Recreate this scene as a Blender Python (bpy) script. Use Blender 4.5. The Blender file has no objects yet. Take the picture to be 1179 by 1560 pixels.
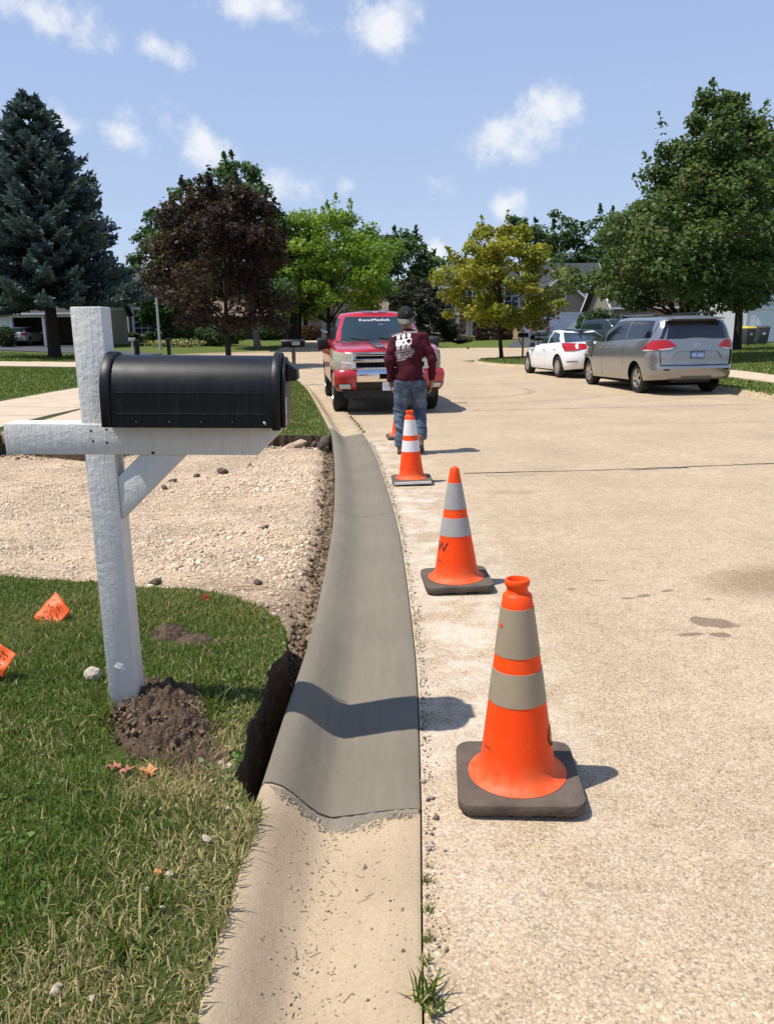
import bpy, bmesh, math, random
import numpy as np
from mathutils import Vector, Matrix
from mathutils.geometry import delaunay_2d_cdt
R = math.radians
scene = bpy.context.scene
C = scene.collection

# ------------------------------------------------------------------ camera
FPX, CH, ROLL, PITCH = 1190.0, 1.45, R(0.8), math.atan(275/1190)
cam = bpy.data.cameras.new('camera'); cam.sensor_fit = 'VERTICAL'; cam.sensor_height = 36.0
cam.lens = 36.0*FPX/1560.0; cam.clip_start = 0.05; cam.clip_end = 3000
camo = bpy.data.objects.new('camera', cam); C.objects.link(camo)
up0 = Vector((0, math.sin(PITCH), math.cos(PITCH)))
fw = Vector((0, math.cos(PITCH), -math.sin(PITCH)))
rv = Vector((math.cos(ROLL), 0, 0)) - math.sin(ROLL)*up0
uv_ = Vector((math.sin(ROLL), 0, 0)) + math.cos(ROLL)*up0
m = Matrix((rv, uv_, -fw)).transposed().to_4x4(); m.translation = (0, 0, CH)
camo.matrix_world = m
scene.camera = camo

# ------------------------------------------------------------------ sun and sky
SUN_EL, SUN_AZ = R(64.5), R(258)          # azimuth clockwise from +Y
sun = bpy.data.lights.new('sun', 'SUN'); sun.energy = 4.3; sun.angle = R(0.53); sun.color = (1.0, 0.955, 0.88)
suno = bpy.data.objects.new('sun', sun); C.objects.link(suno)
sd = Vector((math.sin(SUN_AZ)*math.cos(SUN_EL), math.cos(SUN_AZ)*math.cos(SUN_EL), math.sin(SUN_EL)))
suno.rotation_euler = sd.to_track_quat('Z', 'Y').to_euler(); suno.location = sd*30
scene.view_settings.view_transform = 'Standard'; scene.view_settings.look = 'None'
scene.view_settings.exposure = 0.46; scene.view_settings.gamma = 1.0
scene.view_settings.use_curve_mapping = False

world = bpy.data.worlds.new('World'); scene.world = world; world.use_nodes = True
W = world.node_tree; W.nodes.clear()
world.cycles.sampling_method = 'MANUAL'; world.cycles.sample_map_resolution = 512
def wn(t, **k):
    n = W.nodes.new(t)
    for a, b in k.items(): setattr(n, a, b)
    return n
def wm(op, a, b=None, c=None):
    n = wn('ShaderNodeMath', operation=op)
    for i, v in enumerate((a, b, c)):
        if v is None: continue
        if isinstance(v, (int, float)): n.inputs[i].default_value = v
        else: W.links.new(v, n.inputs[i])
    return n.outputs[0]
sky = wn('ShaderNodeTexSky', sky_type='NISHITA', sun_disc=False, sun_elevation=SUN_EL, sun_rotation=SUN_AZ,
         air_density=1.0, dust_density=0.25, ozone_density=4.0, altitude=100)
tc = wn('ShaderNodeTexCoord')
sep = wn('ShaderNodeSeparateXYZ'); W.links.new(tc.outputs['Generated'], sep.inputs[0])
az = wm('ARCTAN2', sep.outputs[0], sep.outputs[1]); el = wm('ARCSINE', sep.outputs[2])
nz = wn('ShaderNodeTexNoise'); nz.inputs['Scale'].default_value = 19; nz.inputs['Detail'].default_value = 9; nz.inputs['Roughness'].default_value = .62
W.links.new(tc.outputs['Generated'], nz.inputs['Vector'])
nz2 = wn('ShaderNodeTexNoise'); nz2.inputs['Scale'].default_value = 5.5; nz2.inputs['Detail'].default_value = 5
W.links.new(tc.outputs['Generated'], nz2.inputs['Vector'])
def px_dir(x, y):
    u = (x-589.5)/FPX; v = (780-y)/FPX
    d = (rv*u + uv_*v + fw).normalized()
    return math.atan2(d.x, d.y), math.asin(d.z)
# fair-weather cumulus puffs: azimuth, elevation, half sizes (radians), density, tilt
CL = []
for x, y, a, b, k, t in [(590, 48, 52, 46, 1.0, 0), (318, 222, 66, 34, .95, .5), (420, 282, 62, 40, .8, .5), (60, 22, 110, 30, .6, .2), (242, 70, 36, 20, .6, .3),
                      (868, 168, 95, 38, .72, -.15), (765, 205, 70, 34, .62, -.2), (485, 46, 30, 16, .35, 0), (372, 8, 80, 22, .6, 0), (185, 205, 45, 24, .5, .4), (770, 312, 36, 20, .65, .1),
                      (664, 384, 44, 28, .85, 0), (535, 284, 22, 14, .5, 0), (980, 130, 26, 14, .35, .2), (110, 195, 40, 20, .5, .3), (30, 330, 60, 26, .5, 0), (665, 275, 20, 14, .25, 0)]:
    A, E_ = px_dir(x, y); CL.append((A, E_, a/FPX, b/FPX, k, t))
rc = random.Random(5)
for i in range(12):
    A = rc.uniform(.62, 2*math.pi-.62); A = A if A < math.pi else A-2*math.pi
    CL.append((A, rc.uniform(.08, .75), rc.uniform(.04, .1), rc.uniform(.02, .04), rc.uniform(.4, .9), rc.uniform(-.3, .3)))
cmb = wn('ShaderNodeCombineXYZ'); W.links.new(az, cmb.inputs[0]); W.links.new(el, cmb.inputs[1])
acc = None
for A, E_, a, b, k, t in CL:
    mp = wn('ShaderNodeMapping', vector_type='TEXTURE'); W.links.new(cmb.outputs[0], mp.inputs[0])
    mp.inputs[1].default_value = (A, E_, 0); mp.inputs[2].default_value = (0, 0, -t); mp.inputs[3].default_value = (a, b, 1)
    ln = wn('ShaderNodeVectorMath', operation='LENGTH'); W.links.new(mp.outputs[0], ln.inputs[0])
    e = wm('MULTIPLY_ADD', ln.outputs['Value'], -k, 1.15*k)
    acc = e if acc is None else wm('MAXIMUM', acc, e)
acc = wm('MAXIMUM', acc, -.6)
nn = wm('ADD', wm('MULTIPLY', wm('SUBTRACT', nz.outputs[0], .5), 2.6), wm('MULTIPLY', wm('SUBTRACT', nz2.outputs[0], .5), 1.2))
dens = wm('ADD', acc, nn)
mr = wn('ShaderNodeMapRange', interpolation_type='SMOOTHSTEP'); W.links.new(dens, mr.inputs[0])
mr.inputs[1].default_value = .04; mr.inputs[2].default_value = .98; mr.inputs[3].default_value = 0; mr.inputs[4].default_value = .9
cl_mask = wm('MULTIPLY', mr.outputs[0], wm('GREATER_THAN', acc, -.58))
mixc = wn('ShaderNodeMix', data_type='RGBA'); W.links.new(cl_mask, mixc.inputs[0])
SKY_K = 0.115
skyh = wn('ShaderNodeMix', data_type='RGBA', blend_type='MULTIPLY'); skyh.inputs[0].default_value = 1
W.links.new(sky.outputs[0], skyh.inputs[6])
skyh.blend_type = 'MIX'; skyh.inputs[0].default_value = .78     # humid summer air: paler, more even blue than the clear-air model
rmp = wn('ShaderNodeValToRGB'); W.links.new(wm('MULTIPLY', el, 2/math.pi), rmp.inputs[0]); W.links.new(rmp.outputs[0], skyh.inputs[7])
while len(rmp.color_ramp.elements) < 4: rmp.color_ramp.elements.new(.5)
for e_, (p_, c3) in zip(rmp.color_ramp.elements, [(0, (.62,.72,.94)), (.19, (.48,.62,.93)), (.37, (.37,.53,.91)), (1, (.18,.33,.72))]): e_.position = p_; e_.color = (*c3, 1)
gain = wn('ShaderNodeMix', data_type='RGBA', blend_type='MULTIPLY'); gain.inputs[0].default_value = 1; W.links.new(rmp.outputs[0], gain.inputs[6]); gain.inputs[7].default_value = (5.7, 5.7, 5.7, 1); gain.clamp_result = False
W.links.new(gain.outputs[2], skyh.inputs[7])
W.links.new(skyh.outputs[2], mixc.inputs[6]); mixc.inputs[7].default_value = (5.9, 6.0, 6.2, 1)
bg = wn('ShaderNodeBackground'); bg.inputs[1].default_value = SKY_K
W.links.new(mixc.outputs[2], bg.inputs[0])
wo = wn('ShaderNodeOutputWorld'); W.links.new(bg.outputs[0], wo.inputs[0])

# ------------------------------------------------------------------ materials
MATS = {}
class NT:
    def __init__(s, name):
        s.m = bpy.data.materials.new(name); s.m.use_nodes = True; s.t = s.m.node_tree
        s.b = s.t.nodes['Principled BSDF']; MATS[name] = s.m; s.tc = None
    def n(s, t, **k):
        x = s.t.nodes.new(t)
        for a, b in k.items(): setattr(x, a, b)
        return x
    def put(s, v, sock):
        if isinstance(v, (int, float)): sock.default_value = v
        elif isinstance(v, (tuple, list)): sock.default_value = (*v, 1) if len(v) == 3 and sock.type == 'RGBA' else v
        else: s.t.links.new(v, sock)
    def co(s):
        if not s.tc: s.tc = s.n('ShaderNodeTexCoord').outputs['Object']
        return s.tc
    def noise(s, scale, detail=4, rough=.55, vec=None):
        x = s.n('ShaderNodeTexNoise'); x.inputs['Scale'].default_value = scale; x.inputs['Detail'].default_value = detail; x.inputs['Roughness'].default_value = rough
        s.put(vec or s.co(), x.inputs['Vector']); return x.outputs[0]
    def vor(s, scale, out='Distance', feature='F1', vec=None):
        x = s.n('ShaderNodeTexVoronoi', feature=feature); x.inputs['Scale'].default_value = scale
        s.put(vec or s.co(), x.inputs['Vector']); return x.outputs[out]
    def scaled(s, sc):
        x = s.n('ShaderNodeMapping'); s.put(s.co(), x.inputs[0]); x.inputs['Scale'].default_value = sc; return x.outputs[0]
    def m2(s, op, a, b=None, c=None):
        x = s.n('ShaderNodeMath', operation=op)
        for i, v in enumerate((a, b, c)):
            if v is not None: s.put(v, x.inputs[i])
        return x.outputs[0]
    def rng(s, v, a, b, c=0, d=1, smooth=False):
        x = s.n('ShaderNodeMapRange'); x.clamp = True
        if smooth: x.interpolation_type = 'SMOOTHSTEP'
        s.put(v, x.inputs[0])
        for i, q in enumerate((a, b, c, d)): x.inputs[i+1].default_value = q
        return x.outputs[0]
    def mix(s, f, a, b, mode='MIX'):
        x = s.n('ShaderNodeMix', data_type='RGBA', blend_type=mode)
        s.put(f, x.inputs[0]); s.put(a, x.inputs[6]); s.put(b, x.inputs[7]); return x.outputs[2]
    def ramp(s, v, stops):
        x = s.n('ShaderNodeValToRGB'); s.put(v, x.inputs[0]); e = x.color_ramp.elements
        while len(e) < len(stops): e.new(.5)
        for q, (p, c) in zip(e, stops): q.position = p; q.color = (*c, 1)
        return x.outputs[0]
    def sep(s):
        x = s.n('ShaderNodeSeparateXYZ'); s.put(s.co(), x.inputs[0]); return x.outputs
    def bump(s, h, dist=.01, strength=1, base=None):
        x = s.n('ShaderNodeBump'); x.inputs['Distance'].default_value = dist; x.inputs['Strength'].default_value = strength
        s.put(h, x.inputs['Height'])
        if base is not None: s.put(base, x.inputs['Normal'])
        return x.outputs[0]
    def done(s, col=None, rough=.8, normal=None, metal=0, spec=None, **k):
        if col is not None: s.put(col, s.b.inputs['Base Color'])
        s.put(rough, s.b.inputs['Roughness']); s.b.inputs['Metallic'].default_value = metal
        if spec is not None: s.b.inputs['Specular IOR Level'].default_value = spec
        if normal is not None: s.put(normal, s.b.inputs['Normal'])
        for a, v in k.items(): s.put(v, s.b.inputs[a.replace('_', ' ')])
        return s.m

def simple(name, c, rough=.6, var=.12, scale=6, bump=0, bscale=60, metal=0, spec=None, **k):
    """plain coloured material with a little mottling and fine relief"""
    s = NT(name); n = s.noise(scale, 5)
    lo = tuple(x*(1-var) for x in c); hi = tuple(min(1, x*(1+var)) for x in c)
    col = s.mix(s.rng(n, .3, .7), lo, hi)
    nrm = s.bump(s.noise(bscale, 4), bump) if bump else None
    rr = s.rng(s.noise(scale*2.3, 4), .3, .7, max(.02, rough-.08), min(1, rough+.08))
    return s.done(col, rr, nrm, metal, spec, **k)

def M(n): return MATS[n]

# road: exposed aggregate concrete with tyre scuffs, oil spots and slurry dust
s = NT('road')
x, y, z = s.sep()
v1 = s.vor(150, 'Color'); bw = s.n('ShaderNodeSeparateColor'); s.put(v1, bw.inputs[0])
stone = s.ramp(bw.outputs[0], [(0, (.30, .215, .135)), (.12, (.44, .325, .205)), (.5, (.535, .40, .255)), (.85, (.61, .465, .305)), (1, (.69, .56, .40))])
edge = s.rng(s.vor(150), .0, .75, 1, .66)
col = s.mix(.75, stone, edge, 'MULTIPLY')
col = s.mix(s.rng(s.noise(.55, 6, .6), .35, .7), col, (.9, .86, .83), 'MULTIPLY') if 0 else col
big = s.rng(s.noise(.8, 7, .66), .3, .72, .82, 1.09)
col = s.mix(1, col, big, 'MULTIPLY')
mid = s.rng(s.noise(9, 4, .6), .3, .7, .9, 1.08); col = s.mix(1, col, mid, 'MULTIPLY')
spk = s.rng(s.noise(42, 3, .7), .66, .74); col = s.mix(s.m2('MULTIPLY', spk, .55), col, (.13, .10, .075))
def spot(cx, cy, a, b, ang, soft=.5, amp=.5, nsc=13):
    if a < .2: amp *= 1.5
    c_, s_ = math.cos(ang), math.sin(ang)
    dx = s.m2('SUBTRACT', x, cx); dy = s.m2('SUBTRACT', y, cy)
    p = s.m2('MULTIPLY', s.m2('ADD', s.m2('MULTIPLY', dx, c_), s.m2('MULTIPLY', dy, s_)), 1/a)
    q = s.m2('MULTIPLY', s.m2('SUBTRACT', s.m2('MULTIPLY', dy, c_), s.m2('MULTIPLY', dx, s_)), 1/b)
    d = s.m2('SQRT', s.m2('ADD', s.m2('MULTIPLY', p, p), s.m2('MULTIPLY', q, q)))
    d = s.m2('ADD', d, s.m2('MULTIPLY', s.m2('SUBTRACT', s.noise(nsc, 4), .5), amp*2))
    return s.rng(d, 1, 1-soft, 0, 1, True)
oil = None
for a in [(1.63, 3.70, .125, .075, -.35, .15, .3), (1.60, 3.54, .06, .035, 0, .2, .35), (1.46, 3.55, .075, .022, .1, .2, .35), (1.95, 3.56, .05, .028, 0, .2, .3), (1.42, 4.12, .05, .025, .3, .2, .3),
          (1.32, 4.08, .04, .02, 0, .2, .3), (1.58, 4.2, .05, .02, .4, .3, .3), (1.25, 4.4, .06, .012, 0, .2, .3), (1.05, 4.25, .03, .015, 0, .3, .3), (2.2, 3.2, .04, .02, .2, .3, .3), (1.75, 4.05, .03, .016, 0, .3, .3)]:
    k = spot(*a); oil = k if oil is None else s.m2('MAXIMUM', oil, k)
col = s.mix(s.m2('MULTIPLY', oil, .9), col, s.mix(.85, col, (.15, .105, .068)), 'MIX')
wide = s.m2('MAXIMUM', spot(2.35, 4.35, .75, .42, .25, .7, .25, 3), s.m2('MULTIPLY', spot(1.15, 7.0, .4, .16, 0, .8, .3, 4), .6))
col = s.mix(s.m2('MULTIPLY', wide, .8), col, (.58, .52, .46), 'MULTIPLY')
# dust of the saw cut and slurry along the new gutter
xe = s.m2('SUBTRACT', x, s.m2('SUBTRACT', .36, s.m2('MULTIPLY', s.m2('MAXIMUM', s.m2('SUBTRACT', y, 5.0), 0), .07)))
du = s.m2('MULTIPLY', s.rng(s.m2('ABSOLUTE', xe), .55, .05, 0, 1, True), s.rng(s.m2('ABSOLUTE', s.m2('SUBTRACT', y, 6.5)), 5.2, 3.6, 0, 1, True))
du = s.m2('MULTIPLY', du, s.rng(s.noise(3.2, 6, .65), .42, .66))
col = s.mix(s.m2('MULTIPLY', du, .52), col, (.72, .65, .56))
# curved tyre scuffs
def arc(cx, cy, r, w, a0, a1, k):
    dx = s.m2('SUBTRACT', x, cx); dy = s.m2('SUBTRACT', y, cy)
    d = s.m2('ABSOLUTE', s.m2('SUBTRACT', s.m2('SQRT', s.m2('ADD', s.m2('MULTIPLY', dx, dx), s.m2('MULTIPLY', dy, dy))), r))
    an = s.m2('ARCTAN2', dy, dx)
    e = s.m2('MULTIPLY', s.rng(d, w, w*.3, 0, 1, True), s.m2('MULTIPLY', s.rng(an, a0, a0+.25), s.rng(an, a1, a1-.25)))
    return s.m2('MULTIPLY', s.m2('MULTIPLY', e, s.rng(s.noise(7, 4), .38, .6)), k)
sc = None
for a in [(1.4, 19.3, 2.15, .16, -1.7, .45, .8), (1.2, 21.5, 5.6, .12, -1.8, -.35, .5), (4.6, 20.5, 8.4, .12, -1.75, -.9, .4), (1.5, 19.0, 3.6, .1, -1.6, -.2, .4)]:
    k = arc(*a); sc = k if sc is None else s.m2('MAXIMUM', sc, k)
col = s.mix(sc, col, (.20, .165, .125))
h = s.m2('ADD', s.m2('MULTIPLY', s.vor(150), -.6), s.m2('MULTIPLY', s.noise(220, 2), .3))
s.done(col, .85, s.bump(h, .003, .75), spec=.3)

def concrete(name, c, grain=.0012, stains=.18, speck=.3, streak=0):
    s = NT(name)
    col = s.mix(s.rng(s.noise(2.3, 6, .6), .3, .72), tuple(v*(1-stains) for v in c), tuple(min(1, v*(1+stains*.6)) for v in c))
    col = s.mix(1, col, s.rng(s.noise(120, 3), .2, .8, 1-speck*.45, 1+speck*.3), 'MULTIPLY')
    col = s.mix(s.m2('MULTIPLY', s.rng(s.noise(38, 2, .7), .68, .76), speck), col, tuple(v*.45 for v in c))
    if streak:
        st = s.noise(5, 5, .6, s.scaled((6, .5, 6))); col = s.mix(1, col, s.rng(st, .3, .7, 1-streak, 1+streak*.5), 'MULTIPLY')
    h = s.m2('ADD', s.noise(160, 3), s.m2('MULTIPLY', s.noise(9, 5), 2.5))
    return s.done(col, .88, s.bump(h, grain, .9), spec=.3)
concrete('old_concrete', (.435, .328, .208), .0014, .16, .4, .06)
concrete('new_concrete', (.190, .163, .118), .0016, .10, .12, .08)
concrete('walk_concrete', (.53, .415, .295), .002, .14, .3)
concrete('mortar', (.24, .205, .15), .006, .25, .5)
concrete('asphalt', (.075, .075, .08), .004, .2, .4)
concrete('crack', (.085, .07, .055), .004, .3, .5)

# soil, gravel, turf
s = NT('soil')
col = s.ramp(s.noise(26, 8, .65), [(.25, (.055, .036, .024)), (.5, (.13, .085, .056)), (.75, (.22, .155, .105))])
s.done(col, .95, s.bump(s.noise(60, 8, .7), .02, 1), spec=.15)
s = NT('dark_soil')
col = s.ramp(s.noise(26, 8, .65), [(.25, (.05, .034, .022)), (.5, (.115, .078, .052)), (.75, (.20, .14, .095))])
s.done(col, .95, s.bump(s.noise(40, 8, .7), .03, 1), spec=.15)
s = NT('gravel_bed')
vc = s.vor(42, 'Color'); bw = s.n('ShaderNodeSeparateColor'); s.put(vc, bw.inputs[0])
col = s.ramp(bw.outputs[0], [(0, (.38, .27, .17)), (.4, (.58, .425, .285)), (1, (.74, .58, .41))])
col = s.mix(1, col, s.rng(s.vor(42), 0, .7, 1.05, .55), 'MULTIPLY')
col = s.mix(s.m2('MULTIPLY', s.rng(s.noise(1.4, 5), .42, .66), .7), col, (.62, .455, .305))
gx, gy, gz = s.sep()
em = s.m2('MULTIPLY', s.rng(gy, 5.0, 4.0, 0, 1, True), s.rng(gx, -2.2, -1.1, .25, 1, True)); em = s.m2('MAXIMUM', em, s.m2('MULTIPLY', s.rng(gy, 9.4, 10.2, 0, .7), s.rng(gx, -2.6, -1.2)))
em = s.m2('MULTIPLY', em, s.rng(s.noise(5, 6, .65), .32, .6, .15, 1)); col = s.mix(s.m2('MULTIPLY', em, .85), col, s.ramp(s.noise(30, 6, .65), [(.3, (.12,.078,.048)), (.7, (.30,.205,.13))]))
s.done(col, .92, s.bump(s.m2('ADD', s.m2('MULTIPLY', s.vor(42), -1), s.noise(130, 3)), .012, .9), spec=.2)
s = NT('turf')
col = s.ramp(s.noise(70, 6, .7), [(.25, (.045, .065, .018)), (.55, (.10, .135, .036)), (.8, (.18, .20, .075))])
col = s.mix(s.rng(s.noise(.5, 5), .35, .7), col, (1.15, 1.05, .8), 'MULTIPLY')
s.done(col, .95, s.bump(s.noise(90, 5, .7), .03, 1), spec=.1)
def attr_mat(name, rough=.55, trans=.25, spec=.3):
    s = NT(name); a = s.n('ShaderNodeAttribute'); a.attribute_name = 'tint'
    s.done(a.outputs['Color'], rough, spec=spec)
    if trans:
        t = s.n('ShaderNodeBsdfTranslucent'); s.put(s.mix(1, a.outputs['Color'], (1.1, 1.25, .6), 'MULTIPLY'), t.inputs[0])
        mx = s.n('ShaderNodeMixShader'); mx.inputs[0].default_value = trans
        s.t.links.new(s.b.outputs[0], mx.inputs[1]); s.t.links.new(t.outputs[0], mx.inputs[2])
        s.t.links.new(mx.outputs[0], s.t.nodes['Material Output'].inputs[0])
    return s.m
attr_mat('grass', .5, .3, .25); attr_mat('leaf', .55, .36, .22); attr_mat('needle', .6, .15, .2); attr_mat('stone', .85, 0, .25)

# painted wood, plastic, metal
s = NT('white_wood')
gr = s.noise(26, 6, .65); g2 = s.noise(55, 5, .6)
h = s.m2('ADD', s.m2('MULTIPLY', gr, 1.4), s.m2('MULTIPLY', g2, .8))
col = s.mix(s.rng(s.noise(3, 5), .35, .7), (.70, .68, .635), (.60, .585, .55))
col = s.mix(s.m2('MULTIPLY', s.rng(s.noise(48, 3, .7), .68, .75), .4), col, (.36, .35, .32))
gv = s.noise(14, 5, .6, s.scaled((7, 7, .5))); s.done(s.mix(1, col, s.rng(gv, .3, .7, .93, 1.04), 'MULTIPLY'), .55, s.bump(s.m2('ADD', h, s.m2('MULTIPLY', gv, 1.2)), .0042, .7), spec=.4)
s = NT('black_plastic')
stk = s.noise(9, 6, .7, s.scaled((9, 9, .6)))
col = s.mix(s.rng(stk, .52, .75), (.0032, .0032, .0036), (.022, .021, .020))
s.done(col, s.rng(s.noise(14, 4), .3, .7, .36, .5), s.bump(s.noise(500, 2), .0006, .6), spec=.32)
s = NT('cone_orange')
col = s.mix(s.rng(s.noise(5, 5), .35, .75), (.90, .058, .002), (.84, .085, .008))
col = s.mix(s.m2('MULTIPLY', s.rng(s.noise(33, 4, .7), .70, .76), .55), col, (.20, .06, .03))
col = s.mix(s.m2('MULTIPLY', s.rng(s.noise(60, 4, .7), .62, .74), .3), col, (.85, .3, .14))
sm_ = s.noise(11, 6, .7, s.scaled((1.6, 1.6, .7))); col = s.mix(s.m2('MULTIPLY', s.rng(sm_, .58, .72), .42), col, (.46, .075, .022))
cz_ = s.sep()[2]; col = s.mix(s.m2('MULTIPLY', s.rng(cz_, .17, .055, 0, 1, True), s.rng(s.noise(24, 5, .65), .35, .65, .1, .6)), col, (.52, .17, .075))
ring = s.m2('MULTIPLY', s.rng(s.m2('ABSOLUTE', s.m2('SUBTRACT', cz_, .165)), .010, .002), s.rng(s.noise(16, 3), .55, .66)); col = s.mix(ring, col, (.12, .045, .03))
s.done(col, .5, s.bump(s.noise(40, 3), .001, .5), spec=.25)
def band(name, c, dirt):
    s = NT(name); col = s.mix(s.rng(s.noise(7, 5), .35, .7), c, tuple(v*dirt for v in c))
    col = s.mix(s.m2('MULTIPLY', s.rng(s.noise(46, 5, .7), .60, .72), .55), col, tuple(v*.5 for v in c)); col = s.mix(s.m2('MULTIPLY', s.rng(s.noise(9, 6, .7), .55, .7), .3), col, (.24, .18, .12))
    sc = s.noise(30, 3, .6, s.scaled((1, 1, 5))); col = s.mix(s.m2('MULTIPLY', s.rng(sc, .66, .72), .4), col, tuple(min(1, v*1.5) for v in c))
    s.done(col, .5, s.bump(s.noise(260, 2), .0006, .6), spec=.4)
band('band_tan', (.33, .265, .18), .82); band('band_grey', (.36, .34, .33), .85); band('band_white', (.74, .70, .68), .92)
simple('cone_base', (.105, .08, .062), .8, .3, 9, .004, 60, spec=.2)
simple('cone_base_black', (.045, .037, .032), .8, .3, 9, .004, 60, spec=.2)
simple('print_black', (.02, .018, .016), .7)
simple('print_white', (.75, .74, .72), .7, .05)
simple('print_grey', (.55, .56, .55), .7, .1, 40)
simple('flag_orange', (.82, .12, .022), .5, .12, 20, .002, 30, spec=.3)
simple('flag_red', (.72, .03, .045), .5, .12, 20, .002, 30, spec=.3)
simple('wire', (.25, .24, .22), .4, .2, metal=.8)
simple('steel', (.45, .45, .44), .35, .15, 12, metal=.9)
simple('zinc', (.50, .51, .50), .5, .15, 4, metal=.6)
simple('rubber', (.022, .021, .02), .75, .2, 20, .002, 80, spec=.25)
simple('black_trim', (.014, .014, .015), .5, .15, 20, spec=.35)
simple('dark_cavity', (.006, .006, .006), .9, .1, spec=.1)
simple('chrome', (.72, .71, .69), .12, .04, 3, metal=1)
simple('alloy', (.52, .50, .47), .3, .1, 8, metal=.8)
def paint(name, c, rough=.22, coat=.6, metal=0, flake=.0):
    s = NT(name); col = s.mix(s.rng(s.noise(1.7, 4), .3, .7), tuple(v*.94 for v in c), c)
    dz = s.sep()[2]
    dust = s.m2('MULTIPLY', s.rng(s.noise(4, 5), .3, .75), s.rng(dz, .75, .25, 0, .35)); col = s.mix(dust, col, (.40, .34, .27))
    s.done(col, rough, None, metal, .5, Coat_Weight=coat, Coat_Roughness=.05); return s.m
paint('red_paint', (.44, .008, .014), .26, .8); paint('silver_paint', (.31, .31, .31), .24, .8, .70)
paint('white_paint', (.80, .80, .79), .3, .7); paint('grey_paint', (.16, .165, .17), .3, .7, .4); paint('navy_paint', (.02, .028, .045), .3, .7)
paint('stripe_paint', (.014, .015, .018), .3, .6); paint('tan_paint', (.45, .44, .42), .35, .5, .4); paint('red2_paint', (.42, .012, .012), .28, .7)
def glass(name, c, rough=.06, spec=.8):
    s = NT(name); col = s.mix(s.rng(s.noise(1.2, 3), .35, .7), c, tuple(v*1.5 for v in c)); s.done(col, rough, spec=spec); return s.m
glass('auto_glass', (.012, .020, .022)); glass('tint_glass', (.006, .007, .010)); glass('windshield', (.014, .022, .025)); glass('house_glass', (.018, .021, .024), .08)
def lamp_mat(name, c, r=.12):
    s = NT(name); v = s.vor(34); col = s.mix(s.rng(v, .1, .7), c, tuple(q*.8 for q in c)); s.done(col, r, s.bump(v, .002, .3), spec=.6); return s.m
lamp_mat('headlight', (.40, .36, .26)); lamp_mat('taillight', (.42, .012, .014)); lamp_mat('lamp_clear', (.66, .62, .6)); lamp_mat('amber', (.55, .24, .05))
simple('plate_white', (.70, .70, .70), .5, .06); simple('plate_blue', (.12, .22, .46), .5, .3, 30); simple('sticker_green', (.25, .75, .08), .5)

# buildings
def siding(name, c, pitch=.12):
    s = NT(name); zz = s.sep()[2]; f = s.m2('FRACT', s.m2('MULTIPLY', zz, 1/pitch))
    col = s.mix(s.rng(s.noise(2.5, 4), .3, .7), tuple(v*.92 for v in c), c); s.done(col, .7, s.bump(f, .02, .9), spec=.3); return s.m
siding('white_siding', (.72, .72, .70)); siding('tan_siding', (.33, .295, .225)); siding('grey_siding', (.20, .195, .185)); siding('cream_siding', (.46, .42, .34)); siding('beige_siding', (.36, .31, .24))
def brick(name, a, b, mo):
    s = NT(name); t = s.n('ShaderNodeTexBrick'); mp = s.n('ShaderNodeMapping'); s.put(s.co(), mp.inputs[0]); mp.inputs['Rotation'].default_value = (R(90), 0, 0)
    s.put(mp.outputs[0], t.inputs[0]); t.inputs['Scale'].default_value = 4.5
    for i, v in ((1, a), (2, b), (3, mo)): t.inputs[i].default_value = (*v, 1)
    t.inputs['Mortar Size'].default_value = .012
    col = s.mix(1, t.outputs[0], s.rng(s.noise(3, 5), .3, .7, .75, 1.15), 'MULTIPLY'); s.done(col, .88, s.bump(t.outputs[1], -.01, .8), spec=.2); return s.m
brick('brown_brick', (.17, .11, .08), (.24, .16, .11), (.3, .27, .23)); brick('tan_brick', (.36, .26, .18), (.45, .33, .22), (.45, .41, .35)); brick('red_brick', (.34, .16, .11), (.45, .24, .17), (.45, .41, .36)); brick('dark_brick', (.085, .06, .048), (.12, .085, .066), (.15, .13, .11))
def shingle(name, c):
    s = NT(name); v = s.vor(5, 'Color', vec=s.scaled((1, 1.6, 1.6))); bw = s.n('ShaderNodeSeparateColor'); s.put(v, bw.inputs[0])
    col = s.mix(bw.outputs[0], tuple(q*.78 for q in c), tuple(q*1.2 for q in c)); col = s.mix(1, col, s.rng(s.noise(1.1, 4), .3, .7, .85, 1.1), 'MULTIPLY')
    s.done(col, .9, s.bump(s.noise(12, 3), .02, .6), spec=.2); return s.m
shingle('grey_shingle', (.055, .055, .06)); shingle('brown_shingle', (.19, .135, .105)); shingle('dark_shingle', (.06, .055, .052)); shingle('blue_shingle', (.15, .16, .175))
simple('white_trim', (.74, .74, .72), .5, .05); simple('garage_white', (.72, .74, .76), .5, .05, 2); simple('garage_tan', (.42, .38, .31), .55, .06, 2); simple('shutter', (.03, .05, .055), .6); simple('door_dark', (.035, .045, .045), .4); simple('wood_orange', (.38, .16, .06), .6, .2)
simple('wood_post', (.16, .11, .075), .8, .25, 12, .004, 50); simple('pale_wood', (.48, .34, .19), .75, .2, 12, .004, 50); simple('bark', (.085, .068, .052), .9, .35, 9, .02, 30, spec=.15); simple('bark_dark', (.04, .032, .027), .9, .35, 9, .02, 30, spec=.15); simple('bark_grey', (.15, .135, .115), .9, .3, 9, .02, 30, spec=.15)
simple('bin_grey', (.05, .055, .055), .55, .1); simple('bin_yellow', (.55, .42, .06), .5, .1); simple('mulch', (.06, .035, .022), .95, .4, 20, .02, 40)
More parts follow.
